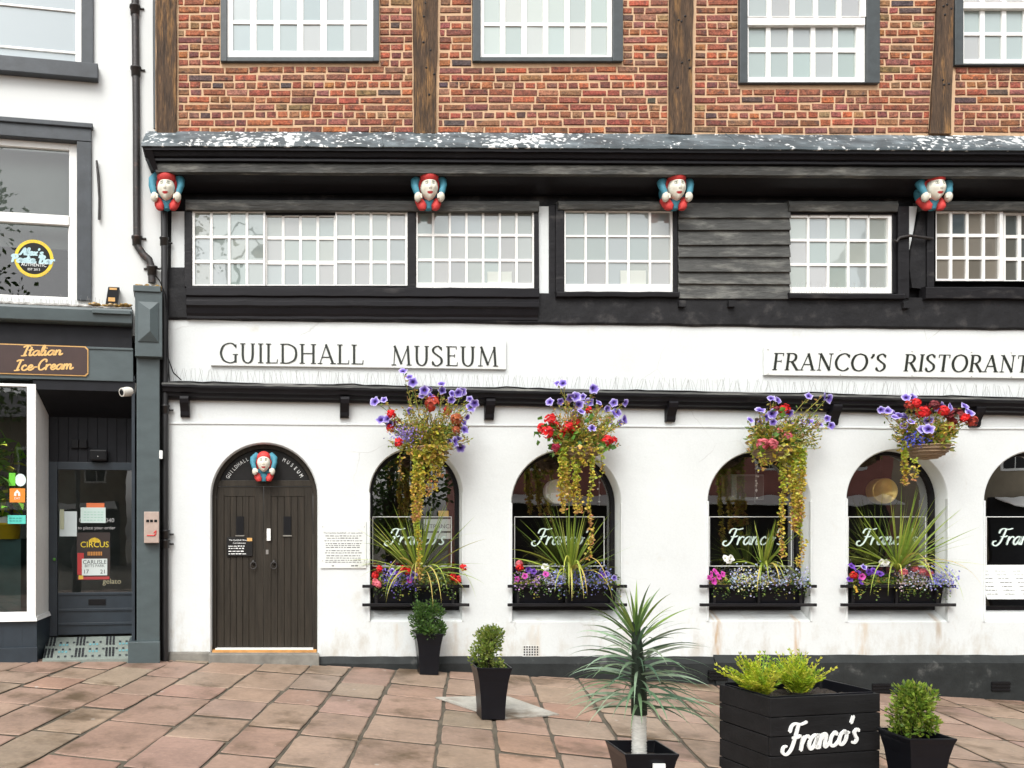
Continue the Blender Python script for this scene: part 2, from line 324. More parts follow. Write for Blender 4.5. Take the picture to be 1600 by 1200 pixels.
def thing(name, label, cat, org, frame=None, group=None):
    o = bpy.data.objects.new(name, None); col0.objects.link(o); o.empty_display_size = .1
    frame = frame or W; ORG[o] = Vector(org); FRM[o] = frame
    o.location = frame @ Vector(org); o.rotation_euler = frame.to_euler()
    return tag(o, label, cat, group)
def vary(c, a=.15): k = 1+random.uniform(-a, a); return tuple(max(0, x*k*(1+random.uniform(-a, a)*.4)) for x in c)

# ------------------------------------------------------------------ lettering: strokes with width
def catmull(P, k=6):
    P = [Vector(p) for p in P]
    if len(P) == 2: return P
    out = []
    for i in range(len(P)-1):
        a, b, c, d = P[max(i-1, 0)], P[i], P[i+1], P[min(i+2, len(P)-1)]
        for j in range(k):
            t = j/k; out.append(.5*((2*b)+(c-a)*t+(2*a-5*b+4*c-d)*t*t+(3*b-a-3*c+d)*t**3))
    return out+[P[-1]]
class Pen:                                               # flat strokes with a little thickness, place(u, v, depth) -> point
    def __init__(s, mb, place, thick=.004, mi=0, col=None): s.mb, s.pl, s.t, s.mi, s.k, s.col = mb, place, thick, mi, 0, col
    def ribbon(s, pts, wf, caps=False):
        n = len(pts); s.k += 1; e = .0002*(s.k % 7); L, Rr = [], []
        for i, p in enumerate(pts):
            d = pts[min(i+1, n-1)]-pts[max(i-1, 0)]
            d = d.normalized() if d.length > 1e-9 else Vector((1,0)); q = Vector((-d.y, d.x))*wf(i/(n-1), d)*.5
            L.append(p+q); Rr.append(p-q)
        if caps:
            for end in (0, -1):
                c = pts[end]; r = wf(0 if end == 0 else 1, Vector((1,0)))*.5
                ring = [s.pl(c.x+r*math.cos(a*math.pi/6), c.y+r*math.sin(a*math.pi/6), -s.t-e-.0001) for a in range(12)]
                s.mb.face(ring, s.col, s.mi)
        v = [s.pl(p.x, p.y, -s.t-e) for p in L]+[s.pl(p.x, p.y, -s.t-e) for p in Rr]+[s.pl(p.x, p.y, 0) for p in L]+[s.pl(p.x, p.y, 0) for p in Rr]
        fs = []
        for i in range(n-1): fs += [(i, i+1, n+i+1, n+i), (i, 2*n+i, 2*n+i+1, i+1), (n+i, n+i+1, 3*n+i+1, 3*n+i)]
        fs += [(0, n, 3*n, 2*n), (n-1, 2*n-1+2*n, 2*n-1, n-1)][:1]
        s.mb.idx(v, fs, s.col, s.mi, False)
TK, TN = .115, .045
def vs_(x, sb=True, stt=True, w=TK, y0=0, y1=1): return [('L',(x,y0),(x,y1),w)]+([('L',(x-.13,.018),(x+.13,.018),.036)] if sb else [])+([('L',(x-.13,.982),(x+.13,.982),.036)] if stt else [])
ROMAN = {
 'I': (.30, vs_(.15)), 'L': (.62, vs_(.15)+[('L',(.15,.018),(.58,.018),.036),('L',(.57,.0),(.6,.2),.04)]),
 'H': (.86, vs_(.15)+vs_(.71)+[('L',(.15,.52),(.71,.52),TN)]),
 'U': (.80, [('C',[(.15,.98),(.15,.4),(.2,.12),(.4,.0),(.58,.12),(.64,.4),(.64,.98)]),('L',(.02,.982),(.28,.982),.036),('L',(.54,.982),(.76,.982),.036)]),
 'D': (.88, vs_(.15)+[('C',[(.15,.98),(.45,.97),(.74,.8),(.82,.5),(.74,.2),(.45,.03),(.15,.02)])]),
 'G': (.92, [('C',[(.82,.82),(.68,.96),(.48,1.0),(.2,.86),(.07,.5),(.2,.14),(.5,0),(.7,.04),(.8,.12)]),('L',(.80,.02),(.80,.42),TK),('L',(.66,.43),(.92,.43),.036),('L',(.82,.75),(.82,.95),.04)]),
 'C': (.82, [('C',[(.78,.82),(.64,.96),(.46,1.0),(.2,.86),(.07,.5),(.2,.14),(.48,0),(.68,.05),(.8,.17)]),('L',(.78,.75),(.78,.95),.04)]),
 'O': (.96, [('C',[(.48,1.0),(.2,.87),(.07,.5),(.2,.13),(.48,0),(.76,.13),(.89,.5),(.76,.87),(.48,1.0)])]),
 'A': (.84, [('L',(.08,.0),(.40,1.0),TN),('L',(.38,1.0),(.74,.0),TK),('L',(.18,.34),(.60,.34),TN),('L',(-.03,.018),(.2,.018),.036),('L',(.6,.018),(.88,.018),.036)]),
 'M': (1.06, [('L',(.14,.0),(.2,1.0),TN),('L',(.17,1.0),(.52,.06),TK),('L',(.50,.06),(.86,1.0),TN),('L',(.84,1.0),(.9,.0),TK),('L',(.02,.018),(.26,.018),.036),('L',(.78,.018),(1.03,.018),.036)]),
 'N': (.90, [('L',(.15,.0),(.15,1.0),TN),('L',(.13,1.0),(.74,.0),TK),('L',(.74,.0),(.74,1.0),TN),('L',(.03,.018),(.27,.018),.036),('L',(.62,.982),(.86,.982),.036),('L',(.0,.982),(.2,.982),.036)]),
 'S': (.62, [('C',[(.50,.84),(.40,.96),(.28,1.0),(.10,.88),(.1,.70),(.3,.53),(.48,.38),(.5,.16),(.3,.0),(.14,.04),(.05,.18)]),('L',(.51,.78),(.51,.95),.035),('L',(.05,.05),(.05,.24),.035)]),
 'E': (.64, vs_(.15)+[('L',(.15,.982),(.54,.982),.036),('L',(.15,.52),(.46,.52),.036),('L',(.15,.018),(.58,.018),.036),('L',(.54,.85),(.54,1.0),.035),('L',(.58,.0),(.60,.18),.035),('L',(.46,.44),(.46,.6),.03)]),
 'F': (.60, vs_(.15)+[('L',(.15,.982),(.54,.982),.036),('L',(.15,.52),(.46,.52),.036),('L',(.54,.82),(.54,1.0),.035),('L',(.46,.44),(.46,.6),.03)]),
 'R': (.78, vs_(.15)+[('C',[(.15,.98),(.42,.97),(.56,.85),(.56,.66),(.42,.52),(.15,.5)]),('L',(.36,.52),(.72,.0),TK),('L',(.66,.018),(.84,.018),.036)]),
 'T': (.74, vs_(.36, True, False)+[('L',(.04,.982),(.68,.982),.036),('L',(.05,.8),(.05,1.0),.035),('L',(.67,.8),(.67,1.0),.035)]),
 "'": (.26, [('C',[(.14,1.0),(.16,.9),(.06,.74)])]), ' ': (.62, [])}
def roman(pen, txt, total, h, slant=0, wt=1):                  # draws from u=0 to u=total, cap height h
    adv = sum(ROMAN[c][0]+.09 for c in txt)-.09; kx = total/adv; x = 0
    for c in txt:
        a, st = ROMAN[c]
        for q in st:
            P = [q[1], q[2]] if q[0] == 'L' else q[1]
            P = catmull([((x+p[0])*kx+slant*p[1]*h, p[1]*h) for p in P], 6) if q[0] == 'C' else [Vector(((x+p[0])*kx+slant*p[1]*h, p[1]*h)) for p in P]
            if q[0] == 'L': pen.ribbon(P, lambda t, d, w_=q[3]: w_*h*wt)
            else: pen.ribbon(P, lambda t, d: h*wt*(TN+(TK*1.02-TN)*abs(d.y)**1.5))
        x += a+.09
SCRIPT = {
 'a': (1.12, [[(.85,.85),(.55,1),(.18,.72),(.1,.28),(.38,0),(.7,.3),(.88,.98),(.86,.3),(1.0,.02),(1.25,.28)]]),
 'c': (.95, [[(.66,.80),(.45,1),(.14,.7),(.11,.25),(.38,0),(.72,.08),(1.0,.35)]]),
 'e': (.86, [[(.0,.3),(.5,.5),(.66,.8),(.42,1),(.13,.65),(.16,.2),(.45,0),(.95,.35)]]),
 'i': (.48, [[(.12,1),(.1,.2),(.24,0),(.52,.28)],[(.2,1.42),(.2,1.48)]]),
 'l': (.55, [[(.0,.3),(.38,1.2),(.42,1.9),(.26,1.95),(.14,1.3),(.13,.25),(.3,0),(.6,.28)]]),
 'm': (1.62, [[(.1,1),(.1,0)],[(.1,.5),(.4,.98),(.6,.8),(.58,0)],[(.58,.5),(.9,.98),(1.12,.8),(1.1,.2),(1.25,0),(1.6,.28)]]),
 'n': (1.1, [[(.1,1),(.1,0)],[(.1,.5),(.42,.98),(.66,.82),(.64,.2),(.78,0),(1.1,.28)]]),
 'o': (.95, [[(.5,1),(.16,.75),(.1,.25),(.4,0),(.74,.25),(.78,.75),(.5,1),(.7,.8),(1.0,.85)]]),
 'r': (.78, [[(.1,1),(.1,0)],[(.1,.45),(.32,.88),(.58,1),(.7,.86)]]),
 's': (.78, [[(.66,.85),(.45,1),(.2,.8),(.38,.52),(.6,.28),(.42,.02),(.05,.12)]]),
 't': (.55, [[(.22,1.7),(.13,.25),(.3,0),(.6,.25)],[(-.12,1.12),(.52,1.18)]]),
 'x': (.8, [[(.05,.95),(.3,.8),(.5,.15),(.8,.1)],[(.75,1),(.5,.7),(.25,.2),(.0,.05)]]),
 '-': (.7, [[(.08,.55),(.55,.58)]]), "'": (.42, [[(.22,2.0),(.1,1.5)]]), ' ': (.7, []),
 'F': (1.05, [[(-.35,1.45),(-.25,1.85),(.1,2.0),(.7,1.9),(1.25,2.02)],[(.45,1.95),(.32,1.0),(.12,.2),(-.3,-.15),(-.75,.05),(-.72,.4),(-.45,.45)],[(.02,1.0),(.55,.98),(.82,1.1)]]),
 'I': (.85, [[(-.1,1.75),(.25,2.0),(.85,1.95)],[(.5,1.97),(.35,1.0),(.22,.02)],[(-.15,.0),(.3,.02),(.6,.1)]]),
 'C': (1.2, [[(1.1,1.5),(1.05,1.9),(.7,2.0),(.25,1.5),(.1,.7),(.35,.05),(.75,.05),(1.15,.45)]]),
 'A': (1.35, [[(-.1,.1),(.2,.2),(.9,2.0),(1.0,.2),(1.3,.15)],[(.3,.75),(1.05,.8)]]),
 'P': (1.15, [[(.4,1.9),(.25,.0)],[(-.1,1.5),(.3,1.95),(.9,1.9),(1.05,1.45),(.75,1.05),(.3,1.0)]]),
 'B': (1.2, [[(.4,1.9),(.25,.05)],[(-.1,1.5),(.3,1.95),(.85,1.9),(.95,1.5),(.5,1.1),(1.0,.9),(1.05,.35),(.7,.0),(.2,.05)]])}
def script(pen, txt, total, h, wd, slant=.28, rise=0):   # h = x-height
    adv = sum(SCRIPT[c][0] for c in txt); kx = total/adv; x = 0
    for c in txt:
        a, st = SCRIPT[c]
        for P in st:
            pts = catmull([((x+p[0])*kx+slant*p[1]*h, p[1]*h+(x+p[0])*kx*rise) for p in P], 5) if len(P) > 2 else [Vector(((x+p[0])*kx+slant*p[1]*h, p[1]*h+(x+p[0])*kx*rise)) for p in P]
            pen.ribbon(pts, lambda t, d: wd*(.7+.5*abs(d.y)), True)
        x += a

# ------------------------------------------------------------------ ground: sandstone flags laid in slanting courses
def pavement():
    gm = MB(); xs = [-150,-60,-30,-16]+[-16+.5*i for i in range(1,81)]+[40,80,160]; ys = [-160,-80,-40,-24,-14]+[-14+i for i in range(1,17)]+[30,160]
    vv = [(x, y, g(x,y)-.013) for y in ys for x in xs]; n = len(xs)
    gm.idx(vv, [(j*n+i, j*n+i+1, (j+1)*n+i+1, (j+1)*n+i) for j in range(len(ys)-1) for i in range(n-1)], None, 0, False)
    tag(gm.build('ground', 'joint', org=(0,0,0)), kind='structure')
    rnd = random.Random(3); a0 = R(11.5); c = Vector((math.sin(a0), math.cos(a0))); e = Vector((math.cos(a0), -math.sin(a0)))
    sl = MB(); v = -13.0
    while v < 17:
        wd = rnd.choice((.42,.46,.50,.54,.60))
        u = -14+rnd.uniform(0,.6)
        while u < 4.2:
            L = rnd.uniform(.50,.98); q = .006+rnd.random()*.011; q2 = .010+rnd.random()*.012
            P = [e*(v+q)+c*(u+q2), e*(v+wd-q)+c*(u+q2), e*(v+wd-q)+c*(u+L-q2), e*(v+q)+c*(u+L-q2)]
            P = [p+Vector((rnd.uniform(-.008,.008), rnd.uniform(-.008,.008))) for p in P]; m = sum(P, Vector((0,0)))/4
            if m.y < 1.3 and -13 < m.x < 18:
                t = rnd.random()
                base = (.292,.203,.150) if t < .45 else (.278,.182,.138) if t < .7 else (.275,.205,.148) if t < .86 else (.300,.190,.138) if t < .97 else (.25,.19,.138)
                cl = vary(base, .07); dz = rnd.uniform(-.004,.004); tx, ty = rnd.uniform(-.006,.006), rnd.uniform(-.006,.006)
                h = lambda p, o: (p.x, p.y, g(p.x,p.y)+o+dz+tx*(p.x-m.x)+ty*(p.y-m.y))
                Q = []
                for k in range(4):
                    a_, b_ = P[k], P[(k+1) % 4]; nn_ = max(2, int((b_-a_).length/.11)); pr = Vector((-(b_-a_).y, (b_-a_).x)).normalized()
                    for q_ in range(nn_):
                        pt = a_.lerp(b_, q_/nn_)+pr*rnd.uniform(-.002,.0075)
                        if q_ == 0: pt = pt+(m-pt).normalized()*rnd.uniform(.004,.02)
                        Q.append(pt)
                n4 = len(Q); ins = [p+(m-p)*(rnd.uniform(.008,.015)/max(.1,(m-p).length)) for p in Q]
                bt = [h(p,-.03) for p in Q]; md = [h(p,-.006) for p in Q]; tp = [h(p,0) for p in ins]
                sl.idx(bt+md, [(k,(k+1) % n4,n4+(k+1) % n4,n4+k) for k in range(n4)], (.05,.04,.028), 0, False)
                sl.idx(md+tp, [(k,(k+1) % n4,n4+(k+1) % n4,n4+k) for k in range(n4)]+[tuple(range(n4,2*n4))], cl, 0, False)
            u += L
        v += wd
    tag(sl.build('pavement', 'slab', org=(0,0,0)), kind='structure')
    # pale inlaid diamond slab, wall-side mortar fillet
    dm = MB()
    def gp(px, py):                                      # photo px -> point on the sloping ground
        q = Vector(((px-CX)/F, 1, (CY-py)/F)); t = 6
        for _ in range(30):
            p = Vector((0,-D,CZ))+q*t; t += (p.z-g(p.x,p.y))/max(.02,-q.z+.02)*.7
        return Vector((0,-D,CZ))+q*t
    P = [gp(680,1091), gp(792,1089), gp(874,1118), gp(782,1125)]
    m = sum(P, Vector())/4; up = Vector((0,0,.013))
    dm.idx([p+up*.1 for p in P]+[p+up for p in P], [(4,5,6,7),(0,1,5,4),(1,2,6,5),(2,3,7,6),(3,0,4,7)], (.40,.385,.34), 0, False)
    for px0, py0, px1, py1 in ((740,1107,833,1103),):
        pass
    tag(dm.build('inlaid_paving', 'slab'), kind='structure')
    return gp
gp = pavement()

# ------------------------------------------------------------------ the hall
hall = thing('brick_hall', 'old timber framed hall with brick upper storey, black window band and white arcaded ground floor', 'building', (X(900), 0, 0))
def arch_pts(xl, xr, zs, n=28):
    cx, r = (xl+xr)/2, (xr-xl)/2
    return [(cx-r*math.cos(math.pi*i/n), zs+r*math.sin(math.pi*i/n)) for i in range(n+1)]
OPEN = [  # px left, right, spring, bottom of the front edge
    ('door', 330, 496, 776, 1022), ('w', 578, 722, 772, 971), ('w', 800, 970, 788, 972), ('w', 1107, 1266, 785, 971), ('w', 1324, 1480, 781, 972), ('w', 1539, 1697, 784, 972), ('w', 1790, 1946, 784, 972)]
def build_ground_wall():
    m = MB(); x0, x1 = X(255), 13.0; zt, zb = Z(500)+.12, -1.2; CH = .014
    prev = x0
    for k, l, r, s_, b in OPEN:
        xl, xr, zs, zo = X(l), X(r), Z(s_), Z(b)
        m.face([(prev,0,zb),(xl-CH,0,zb),(xl-CH,0,zt),(prev,0,zt)])
        A = arch_pts(xl-CH, xr+CH, zs); B = arch_pts(xl, xr, zs)
        for i in range(len(A)-1):
            m.face([(A[i][0],0,A[i][1]),(A[i+1][0],0,A[i+1][1]),(A[i+1][0],0,zt),(A[i][0],0,zt)])
        ringA = [(xl-CH, zo)]+A+[(xr+CH, zo)]; ringB = [(xl, zo)]+B+[(xr, zo)]; dp = .24
        nA = len(ringA)
        vv = [(p[0],0,p[1]) for p in ringA]+[(p[0],CH,p[1]) for p in ringB]+[(p[0],dp,p[1]) for p in ringB]
        m.idx(vv, [(i,i+1,nA+i+1,nA+i) for i in range(nA-1)]+[(nA+i,nA+i+1,2*nA+i+1,2*nA+i) for i in range(nA-1)], None, 0, True)
        if k == 'w':
            m.face([(xl-CH,0,zb),(xr+CH,0,zb),(xr+CH,0,zo),(xl-CH,0,zo)])
            m.face([(xl-CH,0,zo),(xr+CH,0,zo),(xr+CH,dp,Z(950,.2)),(xl-CH,dp,Z(950,.2))])
        else:
            m.face([(xl-CH,0,zb),(xr+CH,0,zb),(xr+CH,0,zo),(xl-CH,0,zo)])
        prev = xr+CH
    m.face([(prev,0,zb),(x1,0,zb),(x1,0,zt),(prev,0,zt)])
    m.face([(x0,0,zb),(x0,0,zt),(x0,.6,zt),(x0,.6,zb)])
    m.build('ground_floor_wall', 'white_plaster', hall)
    # raised fillet along the wall above the arches, spring nibs
    f = MB(); zf = Z(661)
    f.sweep([(-.012,zf-.012),(-.012,zf+.004),(.01,zf+.012),(.01,zf-.018)], x0+.01, 12.9, -.0062, X(262), 40, .003)
    f.build('string_course', 'white_plaster', hall)
    for k, l, r, s_, b in OPEN[1:]:
        for a_, c_ in ((X(r)-.002, X(r)+.022), (X(l)-.022, X(l)+.002)):
            n = MB(); n.box(a_, c_, -.012, .03, Z(b), Z(s_-2)); n.build('jamb_margin', 'white_plaster', hall, bevel=.006)
    # dark plinth
    p = MB()
    p.sweep([(-.05,-1.2),(-.05,Z(1036)),(-.004,Z(1025.5)),(.02,Z(1025.5)),(.02,-1.2)], X(497), X(1114), -.0003, 0, 30, .004)
    p.sweep([(-.075,-1.2),(-.075,Z(1034)),(-.004,Z(1023)),(.02,Z(1023)),(.02,-1.2)], X(1114), 12.95, -.0006, X(1114), 40, .004)
    p.build('plinth', 'plinth_paint', hall)
    s = MB(); s.box(X(263), X(329), -.03, .02, -.3, Z(1018)); s.build('wall_foot', 'stone_step', hall, bevel=.02)
    # vents
    v = MB(); v.box(X(816), X(843), -.006, .01, Z(1026), Z(1009)); v.build('air_brick', 'white_plaster', hall, bevel=.003)
    for i in range(6):
        for j in range(4): hl = MB(); hl.box(X(818+4.1*i), X(820.2+4.1*i), -.008, 0, Z(1024-4*j), Z(1021.6-4*j)); hl.build('air_brick_hole', 'black_plastic', hall)
    for px, py in ((1103,1046),(1356,1066),(1541,1063)):
        v = MB(); v.box(X(px), X(px+27), -.082, -.03, Z(py+15), Z(py))
        for i in range(3): v.box(X(px-1), X(px+28), -.09, -.03, Z(py+4+5*i), Z(py+1.5+5*i))
        v.build('iron_vent', 'black_plastic', hall)
    # interior darkness behind the arched windows
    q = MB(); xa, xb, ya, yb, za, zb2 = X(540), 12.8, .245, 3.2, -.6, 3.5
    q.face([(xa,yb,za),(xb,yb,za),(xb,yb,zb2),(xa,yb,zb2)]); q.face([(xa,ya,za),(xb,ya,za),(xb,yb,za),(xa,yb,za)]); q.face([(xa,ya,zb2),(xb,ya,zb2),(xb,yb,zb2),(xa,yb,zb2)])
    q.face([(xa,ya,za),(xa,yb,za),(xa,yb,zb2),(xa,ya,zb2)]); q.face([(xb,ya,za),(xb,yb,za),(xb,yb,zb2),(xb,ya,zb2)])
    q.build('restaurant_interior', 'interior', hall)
build_ground_wall()

def arched_window(k):
    _, l, r, s_, b = OPEN[k]; xl, xr, zs = X(l), X(r), Z(s_); y0 = .185; zb = Z(953,.2)
    A = [(xl,zb)]+arch_pts(xl, xr, zs)+[(xr,zb)]; cx = (xl+xr)/2; rr = (xr-xl)/2; t = .045; k2 = (rr-t)/rr
    B = [(xl+t,zb+t)]+[(cx+(p[0]-cx)*k2, zs+(p[1]-zs)*k2) for p in arch_pts(xl,xr,zs)]+[(xr-t,zb+t)]
    n = len(A); f = MB()
    vv = [(p[0],y0,p[1]) for p in A]+[(p[0],y0,p[1]) for p in B]+[(p[0],y0+.05,p[1]) for p in B]
    f.idx(vv, [(i,i+1,n+i+1,n+i) for i in range(n-1)]+[(n+i,n+i+1,2*n+i+1,2*n+i) for i in range(n-1)]+[(0,n,2*n-1,n-1),(n,2*n,3*n-1,2*n-1)], None, 0, False)
    o = f.build('arched_window', 'black_moulding', hall)
    gl = MB(); gl.face([(p[0],y0+.03,p[1]) for p in B]); gl.build('pane', 'window_glass', o)
    fr = MB(); ty = y0+.026                                # pale etched border and name on the glass
    ex = {1:(582,706),2:(804,945),3:(1109,1238),4:(1326,1448),5:(1542,1672),6:(1793,1920)}[k]
    xa, xb, zt, z0 = X(ex[0],.2), X(ex[1],.2), Z(807,.2), Z(885,.2); e = .008
    for bx in ((xa,xb,zt-e,zt),(xa,xb,z0,z0+e),(xa,xa+e,z0+e,zt-e),(xb-e,xb,z0+e,zt-e)): fr.box(bx[0],bx[1],ty,ty+.003,bx[2],bx[3])
    fr.build('glass_border', 'letter_white', o)
    nm = MB(); bx, bz = X({1:610,2:840,3:1139,4:1348,5:1561,6:1808}[k],.2), Z(851,.2)
    pen = Pen(nm, lambda u, v, d: (bx+u, ty+d, bz+v), .001)
    script(pen, "Franco's", 84/S(.2), 12.5/S(.2), .0165, .32)
    nm.build('name_lettering', 'letter_mint', o)
for k in range(1,7): arched_window(k)

def hall_door():
    _, l, r, s_, b = OPEN[0]; xl, xr, zs = X(l), X(r), Z(s_); y0 = .13; zl = Z(756,y0); zb = Z(1016,y0)
    A = arch_pts(xl, xr, zs); f = MB()
    # arched frame with the boarded fanlight
    cx = (xl+xr)/2; rr = (xr-xl)/2; t = .05
    ring = [(cx+(p[0]-cx)*(1-t/rr), zs+(p[1]-zs)*(1-t/rr)) for p in A]; n = len(A)
    vv = [(p[0],y0-.03,p[1]) for p in A]+[(p[0],y0-.03,p[1]) for p in ring]+[(p[0],y0+.02,p[1]) for p in ring]
    f.idx(vv, [(i,i+1,n+i+1,n+i) for i in range(n-1)]+[(n+i,n+i+1,2*n+i+1,2*n+i) for i in range(n-1)], None, 0, False)
    f.box(xl, xl+t, y0-.03, y0+.05, zb, zs); f.box(xr-t, xr, y0-.03, y0+.05, zb, zs)
    f.box(xl+t, xr-t, y0-.02, y0+.05, zl-.03, zl+.04)
    o = f.build('door', 'door_wood', hall, bevel=.004)
    fan = MB(); fp = [p for p in ring if p[1] > zl+.02]; fan.face([(p[0],y0+.012,p[1]) for p in fp]+[(fp[-1][0],y0+.012,zl+.02),(fp[0][0],y0+.012,zl+.02)])
    fan.build('fanlight_panel', 'door_black', o)
    xm = X(412,y0)
    for a, c, sl, hx in ((xl+t+.003, xm-.002, 375, 396),(xm+.002, xr-t-.003, 449, 428)):
        d = MB(); sp = .135
        d.box(a, c, y0+.012, y0+.05, zb+.01, zl-.033)                                   # leaf backing
        a2, c2, zt2 = a+sp*.62, c-sp*.72, zl-.033-.115
        d.box(a, a2, y0-.008, y0+.014, zb+.01, zl-.033); d.box(c2, c, y0-.008, y0+.014, zb+.01, zl-.033); d.box(a2, c2, y0-.006, y0+.014, zt2, zl-.033)
        nb = 5
        for i in range(nb):
            w_ = (c2-a2)/nb; d.box(a2+i*w_+.003, a2+(i+1)*w_-.003, y0-.0025+random.uniform(0,.002), y0+.014, zb+.01, zt2-.002)
        lf = d.build('door_leaf', 'door_wood', o, bevel=.003)
        wn = MB(); wn.box(X(sl-6,y0), X(sl+6,y0), y0-.012, y0, Z(836,y0), Z(807,y0)); wn.build('peep_window', 'black_plastic', o)
        st = MB(); st.box(X(sl-7,y0), X(sl+7,y0), y0-.02, y0, Z(838,y0), Z(836.2,y0)); st.build('peep_sill', 'stone_step', o)
        h = MB(); hz = Z(881,y0); hc = Vector((X(hx,y0), y0-.03, hz)); h.ball(hc+Vector((0,.015,.02)), (.022,.02,.03), 10, 8)
        h.tube([hc+Vector((.036*math.sin(q*math.pi/8), -.008+.006*math.cos(q*math.pi/8), -.018+.040*math.cos(q*math.pi/8))) for q in range(17)], .0065, 8, None, 0, False)
        h.build('ring_handle', 'cast_iron', o)
    lk = MB(); lk.box(X(417,y0), X(423,y0), y0-.03, y0, Z(845,y0), Z(826,y0)); lk.build('latch_plate', 'white_wood', o, bevel=.004)
    kh = MB(); kh.box(X(415.5,y0), X(419.5,y0), y0-.016, y0, Z(866,y0), Z(859,y0)); kh.build('lock', 'steel', o)
    # curved wording left and right of the carved head
    cz, rad = zs, rr*.775
    def curved(txt, a0, a1):
        lt = MB()
        for i, ch in enumerate(txt):
            a = R(a0+(a1-a0)*i/(len(txt)-1)); c_, s2 = math.cos(a), math.sin(a)
            ux, uz = s2, -c_                                 # reading direction: clockwise
            lt.text(ch, lambda v, c_=c_, s2=s2, ux=ux, uz=uz: (cx+rad*c_+ux*v.x*.72+c_*v.y, y0+.006-v.z, cz+rad*s2*.98+uz*v.x*.72+s2*v.y), .064)
        lt.build('arch_lettering', 'letter_white', o)
    curved('GUILDHALL', 151, 115); curved('MUSEUM', 63, 31)
    st = MB(); st.box(xl-.02, xr+.02, -.10, .3, -.5, Z(1020,0)); st.build('door_step', 'stone_step', hall, bevel=.012)
    th = MB(); th.box(xl+.01, xr-.01, .02, .12, Z(1020,0), Z(1018,0)+.012, None, 0); th.build('threshold_strip', 'threshold_orange', hall)
    t2 = MB(); t2.box(xl+.04, xr-.05, .06, .125, Z(1018,0)+.012, Z(1018,0)+.028); t2.build('weather_bar', 'white_wood', hall)
mat('threshold_orange', (.55,.27,.08), .6, (12,.3))
hall_door()

# moulded shelf over the ground floor with its consoles
def shelf():
    SL = -.0187; xr = X(262); m = MB(); y1 = -.16
    z = lambda py: Z(py,-.13)
    prof = [(.02,z(597)),(-.13,z(599.5)),(-.165,z(601)),(-.165,z(604)),(-.14,z(606)),(-.13,z(611)),(-.095,z(613)),(-.09,z(617)),(-.06,z(619)),(-.05,z(622)),(.02,z(622))]
    m.sweep(prof, X(255,-.1), 12.95, SL, xr, 60, .0025)
    m.build('shelf_moulding', 'black_moulding', hall)
    t = MB(); t.sweep([(.02,z(593)),(-.10,z(596.5)),(-.15,z(598.5)),(-.168,z(601.4)),(-.13,z(600.2)),(.02,z(597.5))], X(254,-.1), 12.96, SL, xr, 120, .004)
    t.build('shelf_top', 'black_weathered', hall)
    for px, top in ((290,620),(538,621),(763,624),(1045,627),(1298,632),(1519,635),(1790,640)):
        c = MB(); hw = .052; zt, zb = Z(top,-.06), Z(top+32,-.02); pr = [(.0,zt),(-.125,zt),(-.13,zt-.03),(-.118,zt-.075),(-.085,zt-.12),(-.06,zt-.17),(-.055,zb+.02),(-.04,zb),(0,zb)]
        xx = X(px); c.sweep(pr, xx-hw, xx+hw); c.build('console_bracket', 'black_moulding', hall, bevel=.005)
shelf()

